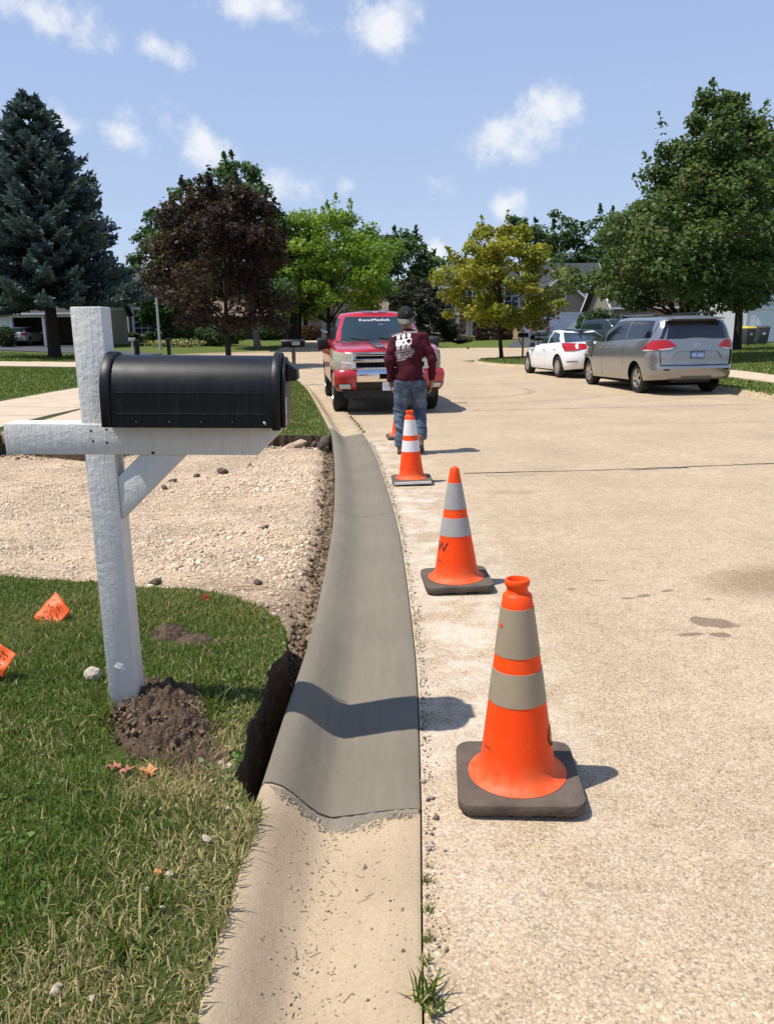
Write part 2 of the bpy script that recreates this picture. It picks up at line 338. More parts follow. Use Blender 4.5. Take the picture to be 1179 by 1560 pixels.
# person
simple('maroon_cloth', (.062, .009, .017), .85, .25, 14, .008, 14, spec=.15)
s = NT('denim'); f_ = s.noise(9, 6, .65); col = s.ramp(f_, [(.3, (.035, .05, .075)), (.5, (.075, .10, .14)), (.68, (.15, .19, .25))]); s.done(col, .85, s.bump(s.m2('ADD', s.noise(16, 5), s.m2('MULTIPLY', s.noise(300, 2), .2)), .012, .8), spec=.15)
simple('skin', (.33, .17, .11), .55, .12, 14, .001, 90, spec=.35); simple('cap_cloth', (.022, .022, .019), .85, .2, 30, .001, 200, spec=.15); simple('cap_brim', (.13, .125, .10), .8, .15, 30); simple('boot', (.20, .13, .09), .75, .3, 14, .004, 40); simple('hair', (.012, .009, .007), .6); simple('sole', (.05, .04, .035), .8)

# ------------------------------------------------------------------ geometry helpers
class MB:
    def __init__(s): s.v = []; s.f = []
    def add(s, vs, fs, mat=None):
        o = len(s.v)
        if mat is not None: vs = [mat @ Vector(p) for p in vs]
        s.v += [tuple(p) for p in vs]; s.f += [tuple(i+o for i in f) for f in fs]; return s
    def box(s, x0, x1, y0, y1, z0, z1, mat=None):
        return s.add([(x0,y0,z0),(x1,y0,z0),(x1,y1,z0),(x0,y1,z0),(x0,y0,z1),(x1,y0,z1),(x1,y1,z1),(x0,y1,z1)],
                     [(0,3,2,1),(4,5,6,7),(0,1,5,4),(1,2,6,5),(2,3,7,6),(3,0,4,7)], mat)
    def bar(s, a, b, w, h, up=(0,0,1)):
        a, b = Vector(a), Vector(b); d = b-a; L = d.length; zd = d.normalized(); xd = zd.cross(Vector(up))
        if xd.length < 1e-4: xd = zd.cross(Vector((1,0,0)))
        xd.normalize(); yd = zd.cross(xd)
        mt = Matrix((xd, yd, zd)).transposed().to_4x4(); mt.translation = a
        return s.box(-w/2, w/2, -h/2, h/2, 0, L, mt)
    def tube(s, pts, rad, n=8, caps=True):
        pts = [Vector(p) for p in pts]; k = len(pts)
        if isinstance(rad, (int, float)): rad = [rad]*k
        o = len(s.v); prev = None
        for i, p in enumerate(pts):
            d = (pts[min(i+1, k-1)]-pts[max(i-1, 0)]).normalized()
            if prev is None:
                a = d.cross(Vector((0,0,1)));
                if a.length < .05: a = d.cross(Vector((1,0,0)))
            else: a = prev - d*prev.dot(d)
            a.normalize(); prev = a; b = d.cross(a)
            for j in range(n):
                t = 2*math.pi*j/n; s.v.append(tuple(p+(a*math.cos(t)+b*math.sin(t))*rad[i]))
        for i in range(k-1):
            for j in range(n):
                s.f.append((o+i*n+j, o+i*n+(j+1)%n, o+(i+1)*n+(j+1)%n, o+(i+1)*n+j))
        if caps: s.f.append(tuple(o+j for j in range(n-1, -1, -1))); s.f.append(tuple(o+(k-1)*n+j for j in range(n)))
        return s
    def lathe(s, prof, n=32, mat=None, close=False):
        vs = []; fs = []
        for r, z in prof:
            for j in range(n): t = 2*math.pi*j/n; vs.append((r*math.cos(t), r*math.sin(t), z))
        k = len(prof)
        for i in range(k-1 if not close else k):
            for j in range(n):
                i2 = (i+1) % k; fs.append((i*n+j, i*n+(j+1)%n, i2*n+(j+1)%n, i2*n+j))
        return s.add(vs, fs, mat)
    def prism(s, poly, h0, h1, mat=None):
        n = len(poly); vs = [(p[0], p[1], h0) for p in poly]+[(p[0], p[1], h1) for p in poly]
        fs = [tuple(range(n-1, -1, -1)), tuple(range(n, 2*n))]+[(i, (i+1)%n, n+(i+1)%n, n+i) for i in range(n)]
        return s.add(vs, fs, mat)
    def grid(s, P, flip=False):
        P = np.asarray(P); a, b = P.shape[:2]; o = len(s.v)
        s.v += [tuple(p) for p in P.reshape(-1, 3)]
        for i in range(a-1):
            for j in range(b-1):
                q = (o+i*b+j, o+i*b+j+1, o+(i+1)*b+j+1, o+(i+1)*b+j); s.f.append(q[::-1] if flip else q)
        return s
    def build(s, name, mat, parent=None, smooth=False, bevel=0, seg=2, merge=0, loc=None):
        bm = bmesh.new(); vs = [bm.verts.new(p) for p in s.v]
        for f in s.f:
            if len(set(f)) > 2:
                try: bm.faces.new([vs[i] for i in f])
                except ValueError: pass
        if merge: bmesh.ops.remove_doubles(bm, verts=bm.verts, dist=merge)
        if merge or bevel: bmesh.ops.recalc_face_normals(bm, faces=bm.faces)
        if bevel:
            ed = [e for e in bm.edges if len(e.link_faces) == 2 and e.calc_face_angle(0) > .5]
            bmesh.ops.bevel(bm, geom=ed, offset=bevel, segments=seg, affect='EDGES', profile=.5, clamp_overlap=True)
        me = bpy.data.meshes.new(name); bm.to_mesh(me); bm.free()
        return link(name, me, mat, parent, smooth, loc)
def link(name, me, mat, parent=None, smooth=False, loc=None):
    if mat is not None:
        for q in (mat if isinstance(mat, (list, tuple)) else [mat]): me.materials.append(M(q) if isinstance(q, str) else q)
    if smooth is True: me.polygons.foreach_set('use_smooth', np.ones(len(me.polygons), dtype=bool))
    elif smooth: me.set_sharp_from_angle(angle=smooth); me.polygons.foreach_set('use_smooth', np.ones(len(me.polygons), dtype=bool)); me.set_sharp_from_angle(angle=smooth)
    o = bpy.data.objects.new(name, me); C.objects.link(o)
    if parent: o.parent = parent
    if loc: o.location = loc
    return o
def tag(o, label, cat, group=None, kind=None):
    o['label'] = label; o['category'] = cat
    if group: o['group'] = group
    if kind: o['kind'] = kind
    return o
def struct(o): o['kind'] = 'structure'; return o
def thing(name, label, cat, loc=(0,0,0), rz=0, group=None):
    o = bpy.data.objects.new(name, None); C.objects.link(o); o.location = loc; o.rotation_euler = (0,0,rz); o.empty_display_size = .2
    return tag(o, label, cat, group)
def np_mesh(name, V, F, tint=None):
    """V (n,3), F (m,k) with constant k; tint (n,3) per vertex"""
    V = np.asarray(V, dtype=np.float32); F = np.asarray(F, dtype=np.int32); m_, k = F.shape
    me = bpy.data.meshes.new(name); me.vertices.add(len(V)); me.vertices.foreach_set('co', V.ravel())
    me.loops.add(m_*k); me.loops.foreach_set('vertex_index', F.ravel()); me.polygons.add(m_)
    me.polygons.foreach_set('loop_start', np.arange(0, m_*k, k, dtype=np.int32))
    if tint is not None:
        a = me.attributes.new('tint', 'FLOAT_COLOR', 'POINT'); t = np.ones((len(V), 4), dtype=np.float32); t[:, :3] = tint; a.data.foreach_set('color', t.ravel())
    me.update(calc_edges=True); return me
def text_mesh(txt, size, ext=.001, align='CENTER'):
    cu = bpy.data.curves.new('txt', 'FONT'); cu.body = txt; cu.size = size; cu.extrude = ext; cu.align_x = align; cu.align_y = 'CENTER'; cu.resolution_u = 2
    o = bpy.data.objects.new('txt', cu); C.objects.link(o); dg = bpy.context.evaluated_depsgraph_get()
    me = bpy.data.meshes.new_from_object(o.evaluated_get(dg)); bpy.data.objects.remove(o); bpy.data.curves.remove(cu); return me
def baked(o):
    """replace an object with modifiers by its evaluated mesh"""
    dg = bpy.context.evaluated_depsgraph_get(); dg.update(); me = bpy.data.meshes.new_from_object(o.evaluated_get(dg))
    o.modifiers.clear(); old = o.data; o.data = me; bpy.data.meshes.remove(old); return o
def vnoise(P, seed=0, octaves=4, f=1.0):
    """cheap smooth value noise for numpy points (n,2) -> (n,), about -1..1"""
    r = np.random.RandomState(seed); T = r.rand(256, 256)*2-1; out = 0; a = 1.; tot = 0
    P = np.asarray(P, float)*f+1000.37
    for o in range(octaves):
        i = np.floor(P).astype(int); t = P-i; t = t*t*(3-2*t)
        g = lambda dx, dy: T[(i[:, 0]+dx) % 256, (i[:, 1]+dy) % 256]
        v = (g(0,0)*(1-t[:,0])+g(1,0)*t[:,0])*(1-t[:,1])+(g(0,1)*(1-t[:,0])+g(1,1)*t[:,0])*t[:,1]
        out = out+v*a; tot += a; a *= .5; P = P*2.03+17.1
    return out/tot*1.6
def smooth_path(pts, step=.25):
    P = np.array(pts, float); n = len(P); out = []
    for i in range(n-1):
        p0, p1, p2, p3 = P[max(i-1,0)], P[i], P[i+1], P[min(i+2,n-1)]
        L = np.linalg.norm(p2-p1); k = max(1, int(L/step))
        d1 = (p2-p0)/max(np.linalg.norm(p2-p0), 1e-6)*L*(.5 if i == 0 else 1); d2 = (p3-p1)/max(np.linalg.norm(p3-p1), 1e-6)*L
        for t in np.arange(k)/k:
            a, b, c, d = 2*t**3-3*t**2+1, t**3-2*t**2+t, -2*t**3+3*t**2, t**3-t**2
            out.append(a*p1+b*d1*.8+c*p2+d*d2*.8)
    out.append(P[-1]); return np.array(out)
def offset_path(P, d):
    t = np.gradient(P, axis=0); t /= np.linalg.norm(t, axis=1)[:, None]; return P+np.stack([-t[:, 1], t[:, 0]], 1)*d
def seg_dist(Q, P):
    """distance of points Q (n,2) to polyline P"""
    best = np.full(len(Q), 1e9)
    for a, b in zip(P[:-1], P[1:]):
        ab = b-a; t = np.clip(((Q-a)@ab)/max(ab@ab, 1e-9), 0, 1); best = np.minimum(best, np.linalg.norm(Q-(a+t[:, None]*ab), axis=1))
    return best
def in_poly(Q, P):
    c = np.zeros(len(Q), bool); n = len(P); x, y = Q[:, 0], Q[:, 1]; j = n-1
    for i in range(n):
        cr = ((P[i][1] > y) != (P[j][1] > y)); xx = (P[j][0]-P[i][0])*(y-P[i][1])/((P[j][1]-P[i][1]) if P[j][1] != P[i][1] else 1e-9)+P[i][0]
        c ^= cr & (x < xx); j = i
    return c
def sheet(poly, zf, pts=None, skirt=0):
    """triangulated polygon with extra interior points and heights zf(Q); optional side skirt -> (verts, faces, skirt faces)"""
    poly = [tuple(p) for p in poly]; n = len(poly)
    V2 = [Vector(p) for p in poly]; edges = [(i, (i+1) % n) for i in range(n)]
    if pts is not None and len(pts):
        Q = np.asarray(pts); Q = Q[in_poly(Q, poly)]; Q = Q[seg_dist(Q, np.array(poly+[poly[0]])) > .03]; V2 += [Vector(p) for p in Q]
    vo, eo, fo, *_ = delaunay_2d_cdt(V2, edges, [], 1, 1e-6)
    vo = np.array([[p.x, p.y] for p in vo]); Z = zf(vo); V = [(*p, z) for p, z in zip(vo, Z)]; F = [tuple(f) for f in fo]
    # make faces point up
    F2 = []
    for f in F:
        a, b, c = (vo[i] for i in f[:3]); F2.append(f if (b[0]-a[0])*(c[1]-a[1])-(b[1]-a[1])*(c[0]-a[0]) > 0 else f[::-1])
    SK = []
    if skirt:
        Pb = np.array(poly); Zb = zf(Pb); k = len(V)
        V += [(*p, z) for p, z in zip(Pb, Zb)]+[(p[0], p[1], z-skirt) for p, z in zip(Pb, Zb)]
        SK = [(k+i, k+n+i, k+n+(i+1) % n, k+(i+1) % n) for i in range(n)]
    return V, F2, SK
def grid_pts(x0, x1, y0, y1, st, jit=.25, seed=1):
    r = np.random.RandomState(seed); X, Y = np.meshgrid(np.arange(x0, x1, st), np.arange(y0, y1, st)); Q = np.stack([X.ravel(), Y.ravel()], 1); return Q+(r.rand(*Q.shape)-.5)*st*jit

# ------------------------------------------------------------------ street layout (metres; camera stands at the origin)
LEFT = smooth_path([(.05,-5),(.05,0),(.06,1.39),(.09,2.15),(.118,3.33),(.077,5.8),(-.147,9.5),(-.331,11.28),(-1.38,19.05),(-2.02,22.8),(-2.95,27),(-4.3,31),(-7,36),(-10.7,41),(-13.5,46),(-14.6,52),(-12.5,58),(-7,62.3),(0,64),(6.5,63.2)], .3)
RIGHT = smooth_path([(7.7,-5),(7.65,8),(7.5,16),(7.3,21),(7.1,25),(6.95,28.3),(6.3,29.9),(5.3,30.9),(4.4,32.3),(3.8,35),(3.85,37.4),(4.8,39.6),(7.2,41.4),(11,44),(13.6,48),(14,54),(11.4,59.6),(6.5,63.2)], .3)
LEFT_BACK = offset_path(LEFT, .49); RIGHT_BACK = offset_path(RIGHT, -.49)
def ramp01(v, a, b): t = np.clip((np.asarray(v, float)-a)/(b-a), 0, 1); return t*t*(3-2*t)
def h_left(Q):
    Q = np.asarray(Q, float).reshape(-1, 2); d = np.minimum(seg_dist(Q, LEFT_BACK[::4]), seg_dist(Q, RIGHT_BACK[::4]))
    cap = np.where(Q[:, 1] > 60, .52+.45*ramp01(-Q[:, 0], 2, 18), .52+.43*ramp01(-Q[:, 0], 0, 6))
    return .1+.006*(1-ramp01(Q[:, 1], 2.1, 2.3))+np.minimum(d*.031, cap)+vnoise(Q, 3, 3, 1.1)*.012*np.clip(d*4, 0, 1)*(2-ramp01(Q[:, 1], 5, 7))
h_right = h_left
def hl(x, y): return float(h_left([(x, y)])[0])
def hr(x, y): return float(h_right([(x, y)])[0])

# base earth far below everything, to the horizon
mb = MB().box(-900, 900, -300, 1500, -.6, -.3); struct(mb.build('ground', 'dark_soil'))
# road
rp = list(map(tuple, offset_path(LEFT, -.005)))+list(map(tuple, offset_path(RIGHT, .012)))[::-1]
V, F, SK = sheet(rp, lambda Q: np.zeros(len(Q)), grid_pts(-16, 60, -4, 64, 2.0), .2)
mb = MB(); mb.v = V; mb.f = F+SK; road = struct(mb.build('road', 'road'))
# transverse joint that has opened to a ragged crack
def crack(pts, w, name='crack', seed=1):
    r = np.random.RandomState(seed); P = smooth_path(pts, .035); k = len(P); t = np.arange(k)
    P = P+np.stack([np.zeros(k), np.cumsum(r.randn(k))*.0025+r.randn(k)*.004], 1)
    ww = w*(.35+.65*np.abs(vnoise(np.stack([t*.12, t*0], 1), seed, 3))+.25*r.rand(k))
    A = offset_path(P, 0); up = np.stack([np.zeros(k), ww], 1); G = np.zeros((k, 2, 3)); G[:, 0, :2] = P-up; G[:, 1, :2] = P+up; G[:, :, 2] = .004
    o = MB().grid(G, True).build(name, 'crack', road); return o
crack([(.80,8.0),(1.4,8.05),(2.2,8.1),(3.0,8.2),(3.9,8.34),(5.2,8.42),(7.4,8.5)], .017, seed=2)
crack([(2.55,8.05),(2.9,8.12),(3.2,8.17)], .012, seed=7)
crack([(1.0,7.85),(1.25,7.82),(1.5,7.86)], .006, seed=8)
crack([(-.2,14.3),(1.5,14.5),(3.5,14.7),(7.2,15.0)], .016, seed=3)
crack([(-1.0,21.2),(2,21.5),(6.9,22.0)], .02, seed=4)
crack([(-2.9,29),(0,29.5),(4,29.6)], .02, seed=5)
crack([(.5,6.7),(.58,6.55),(.6,6.4)], .005, seed=6)

# kerbs: one structure per kind of concrete, slabs are its parts
def kerb_slab(path, side, i0, i1, hf, mat, parent, gap=.004):
    """sweep of a rolled kerb and gutter; side +1 kerb back lies to the left of the path"""
    P = path[i0:i1+1].copy(); t = np.gradient(P, axis=0); t /= np.linalg.norm(t, axis=1)[:, None]
    P[0] += t[0]*gap; P[-1] -= t[-1]*gap; nrm = np.stack([-t[:, 1], t[:, 0]], 1)*side
    prof = [(0,-.16,0),(0,.003,0),(.012,.009,0),(.10,.002,0),(.20,-.014,0),(.275,-.024,0),(.315,-.019,.10),(.355,-.012,.37),(.392,-.006,.68),(.425,.0,.88),(.455,.002,.97),(.478,0,1.0),(.49,-.008,.95),(.492,-.25,0),(.30,-.25,0)]
    G = np.zeros((len(P), len(prof), 3))
    for i, p in enumerate(P):
        k = hf(p)
        for j, (d, z, e) in enumerate(prof): G[i, j, :2] = p+nrm[i]*d; G[i, j, 2] = z+e*.098*k
    mb = MB().grid(np.concatenate([G, G[:, :1]], 1), side < 0); n = len(prof)
    q = len(P)*(n+1); a = list(range(n)); b = [(len(P)-1)*(n+1)+j for j in range(n)]
    mb.f += [tuple(a), tuple(b[::-1])] if side > 0 else [tuple(a[::-1]), tuple(b)]
    return mb.build('kerb_slab', mat, parent, smooth=R(38))
def idx(path, y0, lo=0): return lo+int(np.argmin(np.abs(path[lo:lo+400, 1]-y0)))
oldk = struct(bpy.data.objects.new('kerb', None)); C.objects.link(oldk)
def full(p): return 1.0
def newh(p): return 1-.62*float(ramp01(p[1], 2.55, 3.9))*(1-float(ramp01(p[1], 9.4, 10.9)))
ia, ib, ic = idx(LEFT, 2.15), idx(LEFT, 6.25), idx(LEFT, 11.2)
kerb_slab(LEFT, 1, 0, idx(LEFT, -1.2), full, 'old_concrete', oldk)
near_slab = kerb_slab(LEFT, 1, idx(LEFT, -1.2), ia, full, 'old_concrete', oldk, .012)
newk = struct(bpy.data.objects.new('new_kerb', None)); C.objects.link(newk)
# finely resampled so the ramped profile reads smooth
fine = smooth_path(LEFT[ia:ic+1], .1)
jm = int(np.argmin(np.abs(fine[:, 1]-6.25)))
kerb_slab(fine, 1, 0, jm, newh, 'new_concrete', newk, .003); kerb_slab(fine, 1, jm, len(fine)-1, newh, 'new_concrete', newk, .003)
i = ic
while i < len(LEFT)-12:
    st = 10 if LEFT[i][1] < 40 and LEFT[i][0] > -6 else 60
    j = min(i+st, len(LEFT)-1); kerb_slab(LEFT, 1, i, j, full, 'old_concrete', oldk, .008); i = j
i = 0
while i < len(RIGHT)-12:
    st = 10 if 12 < RIGHT[i][1] < 42 else 50
    j = min(i+st, len(RIGHT)-1); kerb_slab(RIGHT, -1, i, j, full, 'old_concrete', oldk, .008); i = j

# left and far lots: one turf sheet with the dug-out apron left open
EDGE = [(-.735,10.4),(-1.3,10.45),(-2.2,10.4),(-3.0,10.35),(-3.6,9.45),(-4.95,9.98),(-4.97,4.5),(-3.2,4.32),(-2.2,4.2),(-1.61,4.15),(-1.35,4.03),(-1.1,4.0),(-.91,3.95),(-.74,3.84),(-.62,3.72),(-.52,3.55),(-.475,3.4),(-.468,3.2),(-.485,3.0),(-.47,2.8),(-.48,2.6),(-.495,2.42),(-.485,2.28),(-.5,2.17),(-.455,2.11),(-.425,2.05)]
er = np.random.RandomState(9); E2 = smooth_path(EDGE, .05); E2 = E2+((er.rand(*E2.shape)-.5)*.026+np.stack([vnoise(E2, 91, 3, 4), vnoise(E2, 92, 3, 4)], 1)*.022)*ramp01(seg_dist(E2, np.array([(-3.6,9.45),(-4.95,9.98),(-4.97,4.5)])), .05, .3)[:, None]
bk = LEFT_BACK; k0 = int(np.argmin(np.abs(bk[:400, 1]-10.45))); k1 = int(np.argmin(np.abs(bk[:400, 1]-2.0)))
lot = [tuple(p) for p in bk[k0:][::-1]]+[tuple(p) for p in E2]+[tuple(p) for p in offset_path(LEFT, .470)[:k1][::-1]]+[(-160,-5),(-160,330),(6.5,330)]
pts = np.concatenate([grid_pts(-5.2,-.3,-1,5.0,.11), grid_pts(-14,-.3,-5,30,.7), grid_pts(-60,7,30,110,3), grid_pts(-160,7,-5,330,14)])
V, F, SK = sheet(lot, h_left, pts, .34)
bm_ = MB(); bm_.v = V; bm_.f = F+SK; lawn = struct(bm_.build('lawn', ['turf', 'dark_soil']))
mi = np.zeros(len(lawn.data.polygons), dtype=np.int32); mi[len(F):] = 1; lawn.data.polygons.foreach_set('material_index', mi)
rlot = [tuple(p) for p in RIGHT_BACK]+[(6.5,330),(160,330),(160,-5)]
V, F, SK = sheet(rlot, h_right, np.concatenate([grid_pts(4,40,-5,47,1.5), grid_pts(6.5,60,47,110,3), grid_pts(6,160,-5,330,14)]), .3)
bm_ = MB(); bm_.v = V; bm_.f = F+SK; struct(bm_.build('lawn', 'turf'))

# gravel bed of the removed driveway apron
def h_gravel(Q):
    Q = np.asarray(Q, float).reshape(-1, 2); e = np.minimum(seg_dist(Q, E2), 1)
    zz = -.035+.012*vnoise(Q, 5, 4, 2.2)+.010*vnoise(Q, 6, 3, 9)
    zz = zz-.13*(1-ramp01(Q[:, 1], 3.35, 3.8)); kb = np.abs(seg_dist(Q, LEFT_BACK[:80])); zz -= .085*(1-ramp01(kb, .02, .22)); zz += .055*(1-ramp01(e, .0, .5))*(Q[:, 1] < 6)*ramp01(kb, .1, .4)
    return zz
gp = [tuple(p) for p in offset_path(LEFT, .485)[idx(LEFT, 1.9):idx(LEFT, 10.7)]]+[(-3.0,10.7),(-5.1,10.3),(-5.2,4.0),(-2.2,3.9),(-1.2,3.7),(-.75,3.5),(-.6,3.2),(-.62,1.9)]
V, F, SK = sheet(gp, h_gravel, np.concatenate([grid_pts(-5.2,-.4,3.5,10.7,.07), grid_pts(-.7,-.4,1.9,3.5,.05)]))
bm_ = MB(); bm_.v = V; bm_.f = F; gb = struct(bm_.build('gravel_bed', ['gravel_bed', 'dark_soil'], smooth=True))
cz = np.array([np.mean([V[i][:2] for i in f], axis=0) for f in F]); wob = .12+.09*vnoise(cz, 31, 3, 3.)
gb.data.polygons.foreach_set('material_index', (((seg_dist(cz, LEFT_BACK[:80]) < wob*.8)) | (cz[:, 1] < 3.62)).astype(np.int32))

# concrete walk beside the lot and the neighbour's wide driveway, laid as slabs proud of the turf
def paving(name, polys, mat, zf, lift=.035, pname='slab'):
    root = struct(bpy.data.objects.new(name, None)); C.objects.link(root)
    for p in polys:
        V, F, SK = sheet(p, lambda Q: zf(Q)+lift, None, .15); mb = MB(); mb.v = V; mb.f = F+SK; mb.build(pname, mat, root)
    return root
def strip(xa, xb, y0, y1, step, gap=.012):
    out = []; y = y0
    while y < y1: out.append([(xb(y), y+gap),(xb(y+step), y+step-gap),(xa(y+step), y+step-gap),(xa(y), y+gap)]); y += step
    return out
xl = lambda y: -7.0-.5*max(0, (y-20))/10; xr = lambda y: -4.96 if y < 10 else -5.2-.5*max(0, (y-20))/10
paving('pavement', strip(xl, xr, -4.5, 28, 1.5)+[[(-4.94,10.02),(-3.62,9.5),(-3.1,10.5),(-4.2,15.2),(-5.18,15.2)]], 'walk_concrete', h_left, .03)
paving('driveway', [[(-3.6,27.6),(-4.5,30.8),(-6.6,34.6),(-9.5,35.9),(-9.5,29.4)]]+[[(-x,29.4),(-x,35.9),(-x-5.97,35.9+.2),(-x-5.97,29.4)] for x in range(10, 58, 6)], 'walk_concrete', h_left, .03)
# dark asphalt drives across the far lots
paving('driveway', [[(9.6,62.2),(13.4,58.8),(20.5,68),(20.5,75.8),(12.4,75.8),(11,69)]], 'asphalt', h_left, .05, 'sheet')
paving('driveway', [[(-15.6,50.5),(-15.3,55),(-25,64),(-34,64),(-34,59),(-24,55)]], 'asphalt', h_left, .05, 'sheet')
paving('driveway', [[(-8.5,62.9),(-3.6,64.3),(-3.6,80),(-8.6,80)]], 'walk_concrete', h_left, .05, 'sheet')
paving('driveway', [[(14.3,47),(14.7,52),(19,58),(25,58),(25,51),(19,49)]], 'asphalt', h_right, .05, 'sheet')
paving('pavement', [[(9.1,y),(10.2,y),(10.2,y+1.48),(9.1,y+1.48)] for y in np.arange(-3, 28, 1.5)], 'walk_concrete', h_right, .03)

# ------------------------------------------------------------------ turf blades, stones, soil
def blades(name, P, Z, L, wd, tint, label, seed=0, lean=.55, clump=0.0):
    r = np.random.RandomState(seed); n = len(P); yaw = r.rand(n)*2*np.pi
    if clump: yaw = yaw*(1-clump)+clump*(vnoise(P, seed+5, 2, 4)*3+r.randn(n)*.6)
    ld = np.stack([np.cos(yaw), np.sin(yaw)], 1); sd_ = np.stack([-ld[:, 1], ld[:, 0]], 1)
    tw = r.rand(n)*np.pi; sd_ = sd_*np.cos(tw)[:, None]+ld*np.sin(tw)[:, None]
    ln = np.clip(lean*(.25+1.1*r.rand(n)), 0, 1.35); hz = np.cos(ln)*L; hx = np.sin(ln)*L
    V = np.zeros((n, 5, 3)); w = wd[:, None] if not np.isscalar(wd) else wd
    V[:, 0, :2] = P-sd_*w*.5; V[:, 1, :2] = P+sd_*w*.5; V[:, 0, 2] = V[:, 1, 2] = Z-.006
    mid = P+ld*(hx*.34)[:, None]; V[:, 2, :2] = mid-sd_*w*.42; V[:, 3, :2] = mid+sd_*w*.42; V[:, 2, 2] = V[:, 3, 2] = Z+hz*.62
    V[:, 4, :2] = P+ld*hx[:, None]; V[:, 4, 2] = Z+hz*.98
    o = (np.arange(n)*5)[:, None]; F = np.concatenate([o+np.array([[0, 1, 3]]), o+np.array([[0, 3, 2]]), o+np.array([[2, 3, 4]])])
    T = np.repeat(tint[:, None, :], 5, axis=1)
    me = np_mesh(name, V.reshape(-1, 3), F, T.reshape(-1, 3)); ob = link(name, me, 'grass')
    return tag(ob, label, 'grass', kind='stuff')
def sample(poly, dens, seed):
    r = np.random.RandomState(seed); A = np.array(poly); a, b = A.min(0), A.max(0); n = int((b-a).prod()*dens); Q = a+r.rand(n, 2)*(b-a); return Q[in_poly(Q, poly)]
def grass_tint(P, dry, seed):
    r = np.random.RandomState(seed); n = len(P); k = r.rand(n)[:, None]; a, b, c, d = np.array((.070,.115,.016)), np.array((.145,.195,.032)), np.array((.44,.35,.17)), np.array((.21,.21,.055))
    t = a*(1-k)+b*k; pat = ramp01(vnoise(P, seed+1, 3, 2.2), -.1, .7)[:, None]; t = t*(1-.55*pat)+d*.55*pat
    m_ = (r.rand(n) < dry)[:, None]; return np.where(m_, c*(.65+.7*r.rand(n)[:, None]), t)
MOUND, PATCH = np.array((-.80, 2.51)), np.array((-.94, 3.27))
def bare(P):
    q = (P-MOUND)@np.array([[.82, .57], [-.57, .82]]); d1 = np.hypot(q[:, 0]/.17, q[:, 1]/.36)
    d2 = np.hypot((P[:, 0]-PATCH[0]-.03)/.24, (P[:, 1]-PATCH[1])/.13)
    return np.minimum(d1, d2)+vnoise(P, 12, 3, 9)*.25
npoly = [tuple(p) for p in E2[[i for i in range(len(E2)) if E2[i][1] < 4.6]]]+[tuple(p) for p in bk[:k1][::-1]]+[(-5,-5),(-5,4.5)]
near = [(-2.9,.9),(-.30,.9),(-.30,5),(-2.9,5)]
P = sample(near, 21000, 1); P = P[in_poly(P, npoly)]; P = P[P[:, 1] > .95]
d_edge = seg_dist(P, np.concatenate([E2, bk[:k1][::-1]]))
keep = (bare(P) > .66) & ((d_edge > .02) | (np.random.RandomState(3).rand(len(P)) < .5)); thin = ramp01(-P[:, 0], .42, .62)*.55+.45
thin = np.where(P[:, 1] < 2.3, thin, 1); keep &= np.random.RandomState(4).rand(len(P)) < thin*(.72+.4*ramp01(vnoise(P, 8, 3, 3.5), -.5, .3)); P = P[keep]; d_edge = d_edge[keep]
dry = .08+.50*ramp01(vnoise(P, 55, 3, 1.7), .15, .7)*(P[:, 1] < 2.6)+.55*(1-ramp01(d_edge, .03, .5))*(1-ramp01(P[:, 1], 2.0, 3.2))+.12*(1-ramp01(d_edge, 0, .2))+.38*ramp01(vnoise(P, 14, 3, 2.6), .1, .8)
ov = np.random.RandomState(77); yo = ov.uniform(.95, 2.1, 2600); PO = np.stack([np.interp(yo, bk[:60, 1], bk[:60, 0])-.014+.050*ov.rand(2600)**1.6, yo], 1); kp = vnoise(np.stack([yo*5, yo*0], 1), 5, 3) > -.55+.5*ov.rand(2600)-.25; PO = PO[kp]; yo = yo[kp]; P = np.concatenate([P, PO]); d_edge = np.concatenate([d_edge, .02+.1*ov.rand(len(yo))]); dry = np.concatenate([dry, .6+0*yo])
r_ = np.random.RandomState(6); tall = ramp01(vnoise(P, 15, 2, 4), .0, .7)
L = (.020+.022*r_.rand(len(P))+.034*tall*r_.rand(len(P)))*(.7+.3*ramp01(d_edge, 0, .15)); Ln = L
blades('grass', P, h_left(P), L, .0028+.0026*r_.rand(len(P)), grass_tint(P, dry, 21), 'patchy green and straw coloured grass growing around the white mailbox post', 2, 1.15, .3)
# farther side of the near lawn, out of frame to the left
P = sample([(-5,.9),(-2.9,.9),(-2.9,4.5),(-5,4.5)], 2500, 5); P = P[in_poly(P, npoly)]
blades('grass', P, h_left(P), .04+.03*np.random.RandomState(1).rand(len(P)), .006, grass_tint(P, .15+0*P[:, 0], 3), 'green grass farther from the kerb than the white mailbox post', 3, .8)
# verge beyond the gravel and the lawn beyond the walk
vp = [tuple(p) for p in bk[k0:idx(LEFT, 27)]]+[(-5.5,27.2),(-5.2,15.4),(-4.15,15.2),(-3.05,10.5),(-.74,10.45)]
P = sample(vp, 1000, 7); r_ = np.random.RandomState(8)
dE = seg_dist(P, np.concatenate([E2, bk[k0:]])); P = P[dE > .04]; dE = dE[dE > .04]
blades('grass', P, h_left(P), .03+.03*r_.rand(len(P)), .007+.006*r_.rand(len(P)), grass_tint(P, .08+.2*ramp01(vnoise(P, 2, 3, 1.4), .1, .7), 9), 'mown green verge grass between the gravel bed and the small black mailbox', 4, .8)
P = sample([(-19,8),(-7.1,8),(-7.3,20),(-7.7,28.8),(-19,28.8)], 260, 11); r_ = np.random.RandomState(12)
blades('grass', P, h_left(P), .035+.03*r_.rand(len(P)), .016+.01*r_.rand(len(P)), grass_tint(P, .04+.1*ramp01(vnoise(P, 2, 3, .5), .1, .7), 13), 'mown green lawn grass beyond the concrete walk', 5, .8)
